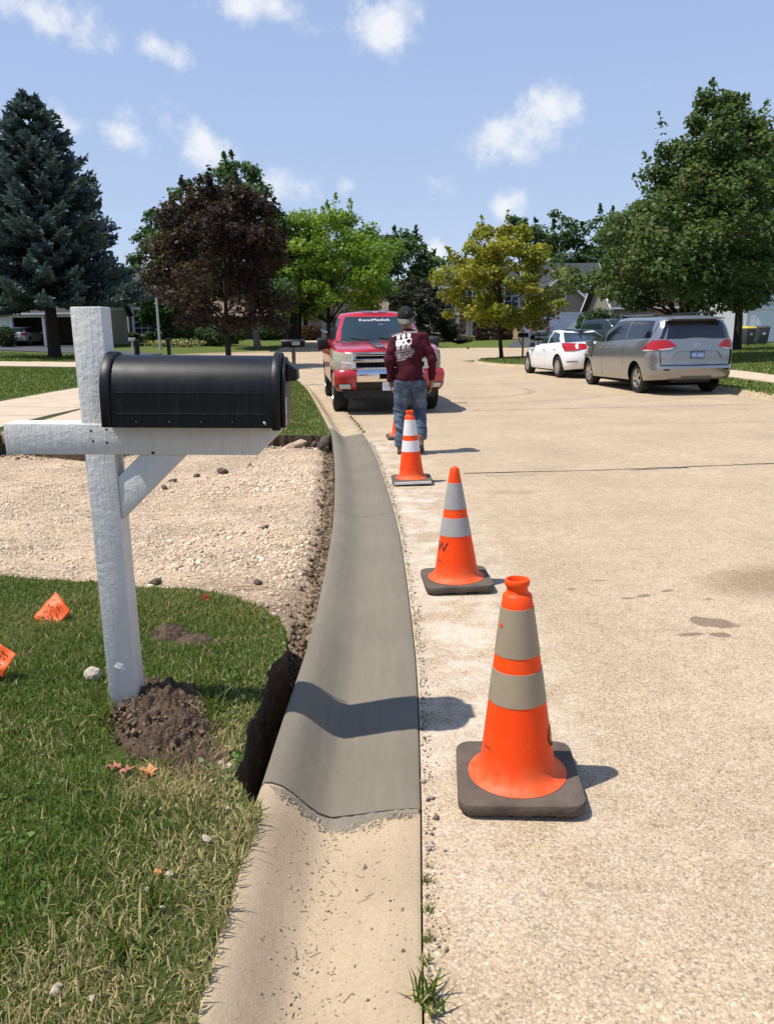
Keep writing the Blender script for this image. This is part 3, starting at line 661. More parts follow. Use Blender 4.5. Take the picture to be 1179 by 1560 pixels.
P = sample([(-42,36.6),(-10,36.6),(-12,40),(-15,45),(-16,50),(-42,60)], 55, 15); r_ = np.random.RandomState(16)
blades('grass', P, h_left(P), .05+.03*r_.rand(len(P)), .035+.01*r_.rand(len(P)), grass_tint(P, .05+0*P[:, 0], 17), 'mown lawn grass under the blue spruce', 6, .8)
P = sample([(7.7,13),(17,13),(22,46),(15,46),(8,41.2),(4.6,38.5),(4.4,35.5),(5,32.8),(6.6,31),(7.6,28.8)], 120, 19); P = P[(P[:, 0] < 9.0) | (P[:, 0] > 10.3) | (P[:, 1] > 28)]; r_ = np.random.RandomState(20)
blades('grass', P, h_right(P), .04+.03*r_.rand(len(P)), .026+.01*r_.rand(len(P)), grass_tint(P, .1+0*P[:, 0], 22), 'mown lawn grass beside the silver minivan', 7, .8)

_ST = np.array([(1,0,0),(-1,0,0),(0,1,0),(0,-1,0),(0,0,1),(0,0,-1)], float); _SF = np.array([(0,2,4),(2,1,4),(1,3,4),(3,0,4),(2,0,5),(1,2,5),(3,1,5),(0,3,5)])
_CT = np.array([(a, b, c) for a in (-.7, .7) for b in (-.7, .7) for c in (-.7, .7)]); _CF = np.array([(0,1,3),(0,3,2),(4,6,7),(4,7,5),(0,4,5),(0,5,1),(2,3,7),(2,7,6),(0,2,6),(0,6,4),(1,5,7),(1,7,3)])
def stones(name, P, Z, S, tint, seed=0, parent=None, cube=True):
    r = np.random.RandomState(seed); n = len(P); T_, F_ = (_CT, _CF) if cube else (_ST, _SF); k = len(T_)
    sc = S[:, None]*(.6+.7*r.rand(n, 3)); V = T_[None]*(1+.45*(r.rand(n, k, 3)-.5))*sc[:, None, :]; V[:, :, 2] *= .75
    A = r.randn(n, 3, 3); Qm, _ = np.linalg.qr(A); V = np.einsum('nij,nkj->nki', Qm, V); V[:, :, :2] += P[:, None, :]; V[:, :, 2] += (Z+S*.2)[:, None]
    F = ((np.arange(n)*k)[:, None, None]+F_[None]).reshape(-1, 3); return link(name, np_mesh(name, V.reshape(-1, 3), F, np.repeat(tint, k, axis=0)), 'stone', parent)
def stone_tint(n, seed, lo=(.44,.31,.20), hi=(.76,.61,.44), dark=.05):
    r = np.random.RandomState(seed); k = r.rand(n, 1)**.8; t = np.array(lo)*(1-k)+np.array(hi)*k; t[r.rand(n) < dark] *= .45; return t
gpn = np.array(gp); P = sample(gp, 1700, 31); P = P[P[:, 1] > 3.5]; dd = vnoise(P, 33, 3, 1.3); P = P[(dd > -.35) | (np.random.RandomState(1).rand(len(P)) < .5)]
kb = seg_dist(P, LEFT_BACK[:80]); P = P[kb > .16+.05*np.random.RandomState(2).rand(len(P))]
S = np.random.RandomState(34).gamma(2.2, .0023, len(P))+.0024; S *= .75+.6*ramp01(vnoise(P, 37, 3, 1.1), -.3, .6); S *= np.where(P[:, 1] > 8, .8, 1)
tag(stones('crushed_stone', P, h_gravel(P)-S*.25, S, stone_tint(len(P), 35), 36), 'pale tan crushed stone spread over the dug out driveway apron', 'gravel', kind='stuff')
# dark crumbled earth along the back of the new gutter and round the cut turf
rr = np.random.RandomState(40); tt = rr.rand(5200); yy = 2.1+tt*8.4; xx = np.interp(yy, LEFT_BACK[:120, 1], LEFT_BACK[:120, 0])-.02-np.abs(rr.randn(5200))*np.where(yy < 3.5, .04, .048)
P = np.stack([xx, yy], 1); S = rr.gamma(2.2, .0035, len(P))+.003
tag(stones('crumbled_earth', P, h_gravel(P)-S*.2, S, stone_tint(len(P), 41, (.07,.047,.03), (.26,.185,.12), .1), 42), 'dark crumbled earth in the trench behind the fresh grey gutter', 'soil', kind='stuff')
rr = np.random.RandomState(43); ii = rr.randint(0, len(E2), 4200); P = E2[ii]+rr.randn(4200, 2)*.11; P = P[in_poly(P, gp)]; P = P[(P[:, 1] < 4.8) | (P[:, 1] > 9.6)]; S = rr.gamma(2.2, .0040, len(P))+.003
tag(stones('crumbled_earth', P, h_gravel(P), S, stone_tint(len(P), 44, (.10,.068,.045), (.33,.25,.17), .1), 45), 'brown crumbs of earth along the cut edges of the turf', 'soil', kind='stuff')
# grit on the old gutter, the road edge and the mortar smear at the joint
rr = np.random.RandomState(46); P = np.stack([rr.uniform(-.33, .05, 900), rr.uniform(.9, 2.05, 900)], 1); P[:520, 0] = -.2+rr.randn(520)*.035; S = rr.gamma(2, .0008, 900)+.0007
def h_gut(Q): d = np.interp(Q[:, 1], LEFT[:60, 1], LEFT[:60, 0])-Q[:, 0]; return np.interp(d, [0,.012,.1,.2,.275,.315,.355,.392,.425,.49], [.003,.009,.002,-.014,-.024,-.009,.024,.061,.086,.098])
tag(stones('grit', P, h_gut(P), S, stone_tint(len(P), 47, (.09,.07,.05), (.45,.37,.28), .2), 48, cube=False), 'loose grit lying on the old tan gutter', 'grit', kind='stuff')
yy = rr.uniform(1.0, 10.5, 2600); P = np.stack([np.interp(yy, LEFT[:120, 1], LEFT[:120, 0])+.012+np.abs(rr.randn(2600))*.022, yy], 1); S = rr.gamma(2, .0013, 2600)+.001
tag(stones('grit', P, .001+0*yy, S, stone_tint(len(P), 49, (.13,.105,.075), (.52,.44,.34), .2), 50, cube=False), 'loose grit along the joint between gutter and road', 'grit', kind='stuff')
yy = 2.122+rr.randn(900)*.013; xx = rr.uniform(-.36, .075, 900); P = np.stack([xx, yy-np.where(np.abs(xx+.12) < .1, rr.rand(900)*.05, 0)], 1); S = rr.gamma(2, .0007, 900)+.0008
tag(stones('mortar_crumbs', P, h_gut(P), S, stone_tint(900, 51, (.17,.145,.105), (.32,.275,.20), .1), 52), 'ragged grey mortar spill where fresh gutter meets old gutter', 'mortar', kind='stuff')
def mortar_smear():
    n = 46; xs = np.linspace(-.37, .085, n); r = np.random.RandomState(3); wob = .016+.016*np.abs(vnoise(np.stack([xs*9, xs*0], 1), 4, 3))+.05*np.exp(-((xs+.14)/.07)**2); G = np.zeros((n, 5, 3))
    for j, t in enumerate((0, .25, .5, .8, 1)):
        G[:, j, 0] = xs; G[:, j, 1] = 2.142-wob*t; q = np.stack([xs, G[:, j, 1]], 1); G[:, j, 2] = h_gut(q)+(.007*(1-t)**.7+.0015*r.randn(n)*(t < .9) if t < 1 else -.002)
    return MB().grid(G, True).build('mortar_smear', 'mortar', smooth=True)
tag(mortar_smear(), 'smear of grey mortar along the broken end of the old gutter', 'mortar')

# dirt mound at the foot of the post, earth patches, pebbles
def heap(name, cx, cy, ax, ay, ang, hgt, mat, seed, n=70, rough=.3):
    u = np.linspace(-1.25, 1.25, n); X, Y = np.meshgrid(u, u); q = np.stack([X.ravel(), Y.ravel()], 1); d = np.hypot(q[:, 0], q[:, 1])
    c_, s_ = math.cos(ang), math.sin(ang); wx = cx+q[:, 0]*ax*c_-q[:, 1]*ay*s_; wy = cy+q[:, 0]*ax*s_+q[:, 1]*ay*c_; Pw = np.stack([wx, wy], 1)
    d = d+vnoise(Pw, seed, 3, 7)*.22; b = np.clip(1-d**2, -.6, 1); z = hgt*np.where(b > 0, b**.8, b*.6)
    z = z+np.clip(b+.25, 0, 1)*(vnoise(Pw, seed+1, 4, 16)*hgt*rough+np.abs(vnoise(Pw, seed+2, 3, 42))*hgt*rough*.6)
    G = np.stack([wx, wy, h_left(Pw)+z-.012], 1).reshape(n, n, 3); mb = MB().grid(G); bad = (b < -.25) | (wx > -.515); mb.f = [f for f in mb.f if not bad[list(f)].any()]; return mb.build(name, mat, smooth=False)
hp = heap('dirt_mound', MOUND[0]+.01, MOUND[1], .19, .38, .60, .085, 'soil', 5, 120, .42)
tag(hp, 'heap of loose brown earth at the foot of the white mailbox post', 'dirt')
def on_heap(P): q = (P-MOUND)@np.array([[.825, .565], [-.565, .825]]).T if 0 else (P-MOUND); return q
rr = np.random.RandomState(60); n = 900; a = rr.rand(n)*2*np.pi; rad = np.sqrt(rr.rand(n))*.97; lx = rad*np.cos(a)*.185; ly = rad*np.sin(a)*.36
P = np.stack([MOUND[0]+lx*math.cos(.6)-ly*math.sin(.6), MOUND[1]+lx*math.sin(.6)+ly*math.cos(.6)], 1); S = rr.gamma(1.5, .0021, n)+.001
tag(stones('soil_clods', P, h_left(P)+.085*(1-rad**2)**.8-.006, S, stone_tint(n, 61, (.06,.04,.027), (.23,.155,.10), .1), 62), 'small brown clods over the earth heap by the post', 'soil', kind='stuff')
tag(heap('earth_patch', -.985, 3.30, .10, .085, .5, .05, 'soil', 9, 46, .5), 'cracked brown clod of earth in the grass behind the post', 'dirt')
tag(heap('earth_patch', -.835, 3.245, .15, .075, .1, .026, 'soil', 10, 46, .5), 'flat bare patch of crumbly earth in the grass', 'dirt')
def rock(name, loc, s, mat, label, cat='rock', seed=0, group=None, fl=.6):
    r = random.Random(seed); bm = bmesh.new(); bmesh.ops.create_icosphere(bm, subdivisions=2, radius=1)
    k = [Vector((r.uniform(-1,1), r.uniform(-1,1), r.uniform(-1,1))).normalized() for _ in range(7)]
    for v in bm.verts:
        q = v.co.copy(); f = 1+.25*math.sin(q.x*3+seed)*math.cos(q.y*4)
        for d in k: f = min(f, .78/max(q.dot(d), .3))
        v.co = Vector((q.x*s[0], q.y*s[1], q.z*s[2]))*f
    me = bpy.data.meshes.new(name); bm.to_mesh(me); bm.free(); o = link(name, me, mat, loc=loc); o.rotation_euler = (r.uniform(-.3,.3), r.uniform(-.3,.3), r.uniform(-.5,.5) if name == 'rubble' else r.uniform(0,6)); return tag(o, label, cat, group)
simple('pale_rock', (.44,.375,.29), .85, .3, 14, .006, 40, spec=.2); simple('dark_rock', (.11,.085,.062), .9, .3, 20, .006, 50, spec=.2); simple('tan_rock', (.42,.31,.21), .9, .3, 14, .01, 40, spec=.2)
rock('rock', (-1.17,2.86,.15), (.045,.035,.032), 'pale_rock', 'pale rock in the grass left of the white post', seed=1)
r5 = random.Random(8)
for i in range(26):
    px_, py_ = -.60+r5.gauss(0,.05), 2.27+r5.gauss(0,.075); q = r5.uniform(.005,.014)
    rock('pebble', (px_,py_,hl(px_,py_)+.008), (q*1.2,q,q*.8), 'pale_rock' if i % 4 else 'tan_rock', 'pale pebble scattered between the earth heap and the gutter trench', 'pebble', 70+i, 'pebbles beside the earth heap')
for i, (px_, py_, q) in enumerate([(-.50,1.86,.014),(-.56,1.72,.013),(-.60,1.66,.009),(-.47,2.0,.008),(-.66,2.0,.008),(-.70,1.36,.016),(-.62,1.34,.010),(-.55,1.60,.008)]):
    rock('pebble', (px_,py_,hl(px_,py_)+.008), (q*1.1,q*.8,q*.6), 'pale_rock', 'pale stone chip in the dry grass beside the old gutter', 'pebble', 110+i, 'stone chips in the dry grass')
for i, (px_, py_, q, mt) in enumerate([(-1.79,8.45,.075,'dark_rock'),(-2.02,8.2,.045,'dark_rock'),(-2.2,7.9,.05,'dark_rock'),(-2.2,7.6,.04,'dark_rock'),(-.79,4.52,.035,'dark_rock'),(-1.42,4.56,.04,'dark_rock'),(-.92,4.2,.04,'tan_rock'),(-1.6,8.9,.05,'tan_rock'),(-.95,5.9,.03,'dark_rock')]):
    rock('clod', (px_,py_,-.02), (q*1.3,q*.8,q*.6), mt, ('dark lump of broken earth' if mt == 'dark_rock' else 'tan stone')+' lying on the pale gravel bed', 'clod' if mt == 'dark_rock' else 'stone', 130+i, 'lumps on the gravel bed')
rock('rubble', (-1.2,10.25,.0), (.17,.075,.06), 'tan_rock', 'tan lump of broken concrete against the cut verge', 'rubble', 150)
rock('rubble', (-1.75,10.25,.0), (.10,.09,.05), 'tan_rock', 'small flat lump of concrete beside the larger rubble', 'rubble', 151)
for i, (x_, y_, z_, s_) in enumerate([(-.80,10.36,.02,.10),(-.86,10.22,-.03,.08),(-.78,10.15,-.06,.06),(-.95,10.33,-.02,.07)]):
    rock('root_clod', (x_,y_,z_), (s_*.8,s_*.7,s_*1.1), 'dark_rock', 'dark rooty earth hanging at the cut corner of the verge', 'clod', 160+i, 'rooty earth at the verge corner')
# twig on the gravel
tag(MB().tube([(-.93,4.42,-.01),(-.85,4.415,-.004),(-.74,4.40,-.008)], [.006,.007,.004], 6).build('twig', 'pale_wood'), 'short pale twig lying on the gravel', 'twig')
# clover leaves in the turf and dry clippings on the gutter
rr = np.random.RandomState(95); P = sample(near, 420, 96); P = P[in_poly(P, npoly)]; P = P[(bare(P) > .9) & (vnoise(P, 97, 3, 2.4) > .05) & (P[:, 1] > .95)]; n = len(P); V = np.zeros((n, 4, 3)); a = rr.rand(n)*6.28; sz = .006+.007*rr.rand(n); zz = h_left(P)+.014+.02*rr.rand(n)
for k, (u, w) in enumerate(((-1,0),(0,.75),(1,0),(0,-.75))): V[:, k, 0] = P[:, 0]+(np.cos(a)*u-np.sin(a)*w)*sz; V[:, k, 1] = P[:, 1]+(np.sin(a)*u+np.cos(a)*w)*sz; V[:, k, 2] = zz+(rr.rand(n)-.5)*sz*.9
tag(link('clover', np_mesh('clover', V.reshape(-1,3), (np.arange(n)*4)[:, None]+np.arange(4)[None], np.repeat(np.array((.10,.17,.035))*(.6+.8*rr.rand(n,1)), 4, axis=0)), 'grass'), 'small round clover leaves scattered through the near grass', 'clover', kind='stuff')
n = 60; yy = rr.uniform(1.0, 2.05, n); P = np.stack([np.interp(yy, LEFT[:60,1], LEFT[:60,0])-np.clip(.27+rr.randn(n)*.09, .03, .46), yy], 1); V = np.zeros((n, 4, 3)); a = rr.rand(n)*3.14; Ls = .004+.014*rr.rand(n)**2
for k, (u, w) in enumerate(((-1,-1),(1,-1),(1,1),(-1,1))): V[:, k, 0] = P[:, 0]+np.cos(a)*u*Ls-np.sin(a)*w*.0009; V[:, k, 1] = P[:, 1]+np.sin(a)*u*Ls+np.cos(a)*w*.0009; V[:, k, 2] = h_gut(V[:, k, :2])+.0022
tag(link('clippings', np_mesh('clippings', V.reshape(-1,3), (np.arange(n)*4)[:, None]+np.arange(4)[None], np.repeat(np.array((.24,.18,.11))*(.6+.9*rr.rand(n,1)), 4, axis=0)), 'grass'), 'dry grass clippings lying on the old tan gutter', 'clippings', kind='stuff')
# dead leaves
def leaf(x_, y_, s_, rz, mat, label, seed):
    r = random.Random(seed); pts = []
    for i in range(14):
        a = 2*math.pi*i/14; rad = s_*(1 if i % 3 == 0 else .62 if i % 3 == 1 else .78)*(1.3 if i in (0,) else .75 if i in (7,8) else 1)*r.uniform(.7,1.15); pts.append((rad*math.cos(a), rad*math.sin(a), s_*.35*r.uniform(0,1)))
    mb = MB(); mb.v = [(0,0,.0)]+pts+[(0,0,-.001)]; mb.f = [(0,1+i,1+(i+1)%14) for i in range(14)]
    o = mb.build('dead_leaf', mat); o.location = (x_,y_,hl(x_,y_)+.028); o.rotation_euler = (.2,.1,rz); md = o.modifiers.new('t','SOLIDIFY'); md.thickness = .0012; return tag(o, label, 'leaf')
simple('leaf_orange', (.55,.22,.075), .7, .3, 40); simple('leaf_brown', (.30,.11,.06), .7, .3, 40)
leaf(-.745,2.17,.030,.4,'leaf_orange','curled orange dead leaf in the grass below the earth heap',1); leaf(-.855,2.19,.026,2,'leaf_brown','reddish brown dead leaf beside the orange leaf',2); leaf(-.815,2.175,.028,4,'leaf_brown','brown dead leaf touching the orange leaf',3); leaf(-.585,1.70,.012,1,'leaf_orange','tiny orange leaf scrap in the dry grass',4)

# weeds in the gutter joints
def weed(x_, y_, z_, s_, n, label, seed, group=None):
    r = np.random.RandomState(seed); P = np.tile([[x_, y_]], (n, 1))+r.randn(n, 2)*s_*.22; t = grass_tint(P, .12+0*P[:, 0], seed)
    o = blades('weed', P, np.full(n, z_), s_*(.5+.8*r.rand(n)), s_*(.07+.05*r.rand(n)), t, label, seed, 1.0); o['category'] = 'weed'; del o['kind']
    if group: o['group'] = group
weed(.072,1.44,.004,.075,44,'tufted green weed growing in the joint beside the old gutter',1)
for i, (x_, y_) in enumerate([(.085,1.62),(.09,1.72),(.092,1.83),(.078,1.55)]): weed(x_, y_, .002, .028, 30, 'small dusty weed in the joint beside the old gutter', 5+i, 'small weeds in the gutter joint')
for i, y_ in enumerate(np.linspace(11.5, 13.6, 7)): weed(float(np.interp(y_, LEFT[:200,1], LEFT[:200,0]))+.03, y_, .002, .05, 46, 'green weed growing in the gutter joint before the red pickup', 15+i, 'weeds before the pickup')
for i, (x_, y_, s_) in enumerate([(-1.02,2.56,.10),(-.90,2.60,.085),(-.66,2.62,.11),(-.62,2.50,.10),(-1.06,2.66,.09),(-.68,2.2,.08),(-.55,1.60,.09),(-.60,1.47,.09)]): weed(x_, y_, hl(x_, y_), s_, 26, 'tall uncut tuft of green grass close to the earth heap', 30+i, 'uncut grass tufts')

# ------------------------------------------------------------------ white post and black mailbox
PZ = hl(-.97, 2.65)
post = thing('mailbox_post', 'white painted timber post with crossbar and diagonal brace standing in the near grass', 'post', (-.962,2.65,PZ), R(2.0))
def wood(name, mb, parent): return mb.build(name, 'white_wood', parent, bevel=.004, smooth=R(40))
wood('upright', MB().box(-.05,.05,-.05,.05,-.15,1.425), post)
mx = Matrix.Rotation(R(90), 4, 'X')
cb_t = Matrix.Translation((0,0,1)) @ Matrix.Rotation(R(1.3),4,'Y') @ Matrix.Translation((0,0,-1))
cb = wood('crossbar', MB().prism([(-.305,.945),(.53,.945),(.605,1.02),(.605,1.048),(-.305,1.048)], -.054, .054, mx), post)
cb.matrix_local = cb_t
wood('brace', MB().prism([(.0505,.715),(.0505,.865),(.135,.944),(.292,.944)], -.044, .044, mx), post)
for nx_, nz_ in ((-.015,.99),(.03,.985),(-.02,1.025),(.032,1.03)):
    MB().lathe([(0,0),(.004,0),(.004,.002),(0,.002)], 10, Matrix.Translation((nx_,-.0535,nz_)) @ Matrix.Rotation(R(90),4,'X')).build('screw', 'print_black', cb)
MB().lathe([(0,0),(.005,0),(.005,.002),(0,.002)], 10, Matrix.Translation((.18,-.0535,.952)) @ Matrix.Rotation(R(90),4,'X')).build('screw', 'print_black', cb)
# chipped knot low on the post
rk = MB().add([(-.022,-.0515,.18),(.0,-.0515,.155),(.018,-.0515,.165),(.012,-.0515,.19),(-.008,-.0515,.2),(-.004,-.055,.172)], [(0,1,5),(1,2,5),(2,3,5),(3,4,5),(4,0,5)]).build('chipped_knot', 'white_wood', post)

BX = thing('mailbox', 'large black plastic arched mailbox on the white timber crossbar', 'mailbox', (-.972,2.645,PZ+1.046), R(2.0)); BX.rotation_euler = (0, R(1.3), R(2.0))
def arch(w, hs, top, n=18, z0=0):
    return [(-w, z0), (-w, hs)]+[(-w*math.cos(math.pi*i/n), hs+(top-hs)*math.sin(math.pi*i/n)) for i in range(1, n)]+[(w, hs), (w, z0)]
ryz = Matrix(((0,0,1,0),(1,0,0,0),(0,1,0,0),(0,0,0,1)))   # prism plane (a,b) -> (y,z), extrude along x
body = MB().prism(arch(.128,.105,.228), .085, .60, ryz).build('body', 'black_plastic', BX, smooth=R(35))
MB().prism(arch(.136,.105,.238), .053, .086, ryz).build('rear_collar', 'black_plastic', BX, bevel=.006, smooth=R(35))
fc = MB().prism(arch(.136,.105,.240,z0=-.008), .598, .628, ryz).build('front_collar', 'black_plastic', BX, bevel=.006, smooth=R(35))
dr = MB().prism(arch(.126,.1,.225), .629, .642, ryz).build('door', 'black_plastic', BX, bevel=.004, smooth=R(35))
hd = MB().add([(.642,-.06,.21),(.642,.06,.21),(.642,-.06,.145),(.642,.06,.145),(.675,-.055,.185),(.675,.055,.185),(.678,-.055,.15),(.678,.055,.15)], [(0,1,5,4),(4,5,7,6),(6,7,3,2),(0,4,6,2),(1,3,7,5),(0,2,3,1)]).build('handle', 'black_plastic', dr, bevel=.004)
MB().box(.643,.6445,-.122,-.103,.01,.10).build('reflector_strip', 'print_white', dr); MB().box(.6447,.6455,-.121,-.104,.03,.045).build('reflector_strip', 'flag_red', dr)
for z_, x0, x1 in ((.138,.10,.575),(.142,.10,.575),(.045,.11,.575),(.05,.11,.575)): pass
bead = lambda z_, hh, d: MB().box(.10,.575,-.1285-d,-.126,z_-hh,z_+hh)
bead(.112,.0022,.004).build('bead', 'black_plastic', body, bevel=.001); bead(.044,.0032,.005).build('bead', 'black_plastic', body, bevel=.0015)
for z_ in (.112,.044): MB().box(.10,.575,.126,.1325,z_-.003,z_+.003).build('bead', 'black_plastic', body, bevel=.001)
for x_ in (.165,.27,.372,.473,.575): MB().lathe([(0,-.004),(.005,-.004),(.0065,0),(.005,.003),(0,.004)], 12, Matrix.Translation((x_,-.1295,.016)) @ Matrix.Rotation(R(90),4,'X')).build('bolt', 'steel' if x_ > .55 else 'black_plastic', body, smooth=True)
fl = MB().box(.10,.118,.131,.139,.06,.275); fl.build('signal_flag', 'black_plastic', BX, bevel=.003)

# ------------------------------------------------------------------ traffic cones
def cone(label, x_, y_, rz, band_m, neck=True, h=.71, base_m='cone_base', r0=.122, extra=None, lip=False):
    t = thing('traffic_cone', label, 'cone', (x_,y_,0), rz, 'orange traffic cones along the new gutter')
    b = .195; c = .05; poly = []
    for qx, qy, a0 in ((1,1,0),(-1,1,90),(-1,-1,180),(1,-1,270)):
        for k in range(5): a = R(a0+k*22.5); poly.append((qx*(b-c)+c*math.cos(a), qy*(b-c)+c*math.sin(a)))
    bs = MB().prism(poly, .016, .052).build('base', base_m, t, bevel=.008, smooth=R(40))
    for fx in (-.13,0,.13):
        for fy in (-.15,.15): MB().box(fx-.03,fx+.03,fy-.03,fy+.03,0,.018).build('foot', base_m, bs)
    if lip: MB().box(-.18,.18,-.2005,-.194,.02,.046).build('worn_edge', 'band_white', bs, bevel=.003)
    t.rotation_euler = (0, R(-1.3), rz)
    rt = .037 if neck else .026; zt = h-.055 if neck else h-.012
    rad = lambda z: r0+(rt+.008*neck-r0)*(z-.07)/(zt-.07)
    zs = [.62*h/.71, .47*h/.71, .42*h/.71, .315*h/.71]
    pr = [(r0+.034,.050),(r0+.036,.054),(r0+.020,.062),(r0+.006,.075),(rad(.10),.10)]+[(rad(z),z) for z in np.linspace(.14,zt,14)]
    if neck: pr += [(.041,zt+.004),(.033,zt+.010),(.032,zt+.026),(.037,zt+.032),(.039,zt+.042),(.037,zt+.050),(.031,zt+.052),(.027,zt+.046),(.026,zt-.03),(.03,.2)]
    else: pr += [(rt*.9,h-.006),(rt*.6,h),(rt*.45,h-.002),(rt*.4,h-.04)]
    bd = MB().lathe(pr, 48).build('body', 'cone_orange', t, smooth=R(50))
    for z1, z0 in ((zs[0],zs[1]),(zs[2],zs[3])):
        MB().lathe([(rad(z0)-.002,z0-.0005),(rad(z0)+.0014,z0)]+[(rad(z)+.0016,z) for z in np.linspace(z0,z1,5)]+[(rad(z1)-.002,z1+.0005)], 48).build('reflective_collar', band_m, t, smooth=R(50))
    for txt, ang, z, sz in (extra or []):
        me = text_mesh(txt, sz, .0004); o = link('marking', me, 'print_black', bd); slope = math.atan((r0-rt)/(zt-.07))
        o.matrix_local = Matrix.Rotation(ang, 4, 'Z') @ Matrix.Translation((rad(z)+.0015, 0, z)) @ Matrix.Rotation(-slope, 4, 'Y') @ Matrix(((0,0,1,0),(1,0,0,0),(0,1,0,0),(0,0,0,1)))
        for v in o.data.vertices: v.co.z -= (v.co.x**2)/(2*rad(z))*1.0
    return t
c1 = cone('orange traffic cone with dirty tan collars, standing nearest the joint of old and fresh gutter', .412, 2.285, R(-4), 'band_tan', True, .71, extra=[('O', R(-12), .19, .10)])
MB().box(-.007,.007,-.0012,.004,-.006,.006).build('torn_patch', 'cone_orange', c1).matrix_local = Matrix.Translation((-.0522,-.0277,.565)) @ Matrix.Rotation(R(-62),4,'Z')
cone('orange traffic cone with grey collars, no neck ring and a black letter', .400, 4.36, R(3), 'band_grey', False, .70, r0=.128, extra=[('W', R(-152), .245, .085)])
cone('orange traffic cone with clean white collars, right behind the walking man', .246, 7.55, R(2), 'band_white', True, .71, lip=True)
cone('orange traffic cone past the walking man, mostly hidden by his leg', .205, 10.8, R(5), 'band_white', False, .71)

# ------------------------------------------------------------------ marker flags
def flag(label, base, tip, mat, corners, fold, seed, marks=True):
    t = thing('marker_flag', label, 'flag', base)
    b = Vector(base); MB().tube([Vector((0,0,-.05)), Vector(tip)-b], .0016, 6).build('wire', 'wire', t)
    n = 14; A, B, D, E_ = [Vector(c)-b for c in corners]; G = np.zeros((n, n, 3)); nr = (B-A).cross(E_-A).normalized()
    for i in range(n):
        for j in range(n):
            u, v = i/(n-1), j/(n-1); p = A*(1-u)*(1-v)+B*u*(1-v)+D*u*v+E_*(1-u)*v
            p = p+nr*(fold*math.sin((u+v*.6)*6.5+seed)*.6+fold*abs((u-.5))*1.2+fold*.3*math.sin(v*11+u*4)); G[i, j] = p
    o = MB().grid(G).build('cloth', mat, t, smooth=True); sm = o.modifiers.new('t', 'SOLIDIFY'); sm.thickness = .0008
    if marks:
        mb = MB(); r = random.Random(seed)
        for row in range(3):
            for q in range(4):
                i0 = 2+row*3; j0 = 2+q*2.6
                def gp_(i_, j_):
                    i_, j_ = min(i_, n-1.01), min(j_, n-1.01); a, c = int(i_), int(j_); fu, fv = i_-a, j_-c
                    return Vector(G[a,c])*(1-fu)*(1-fv)+Vector(G[a+1,c])*fu*(1-fv)+Vector(G[a+1,c+1])*fu*fv+Vector(G[a,c+1])*(1-fu)*fv
                for st in range(3):
                    a0, b0 = i0+r.uniform(0,1.6), j0+r.uniform(0,1.6); a1, b1 = a0+r.choice((-1,1))*r.uniform(.7,1.4), b0+r.uniform(-.4,.9)
                    for sgn in (1,-1): pa, pb = gp_(max(a0,0),b0)+nr*.0018*sgn, gp_(max(a1,0),b1)+nr*.0018*sgn; mb.bar(pa, pb, .0022, .0004, nr)
        mb.build('lettering', 'print_black', o)
    return t
flag('orange marker flag with black lettering tipped over in the grass left of the post', (-1.42,3.44,.11), (-1.565,3.505,.285), 'flag_orange', [(-1.563,3.50,.285),(-1.478,3.44,.205),(-1.556,3.36,.130),(-1.640,3.42,.185)], .008, 1)
flag('deep orange marker flag close to the pale rock, standing nearer the old gutter', (-1.60,2.86,.11), (-1.534,2.87,.29), 'flag_orange', [(-1.534,2.87,.289),(-1.455,2.85,.242),(-1.496,2.80,.166),(-1.594,2.84,.212)], .008, 3)
flag('small crumpled red marker flag at the edge of the gravel', (-.955,3.82,.09), (-.945,3.80,.175), 'flag_red', [(-.950,3.82,.155),(-.930,3.80,.150),(-.897,3.78,.110),(-.978,3.80,.10)], .012, 5, False)

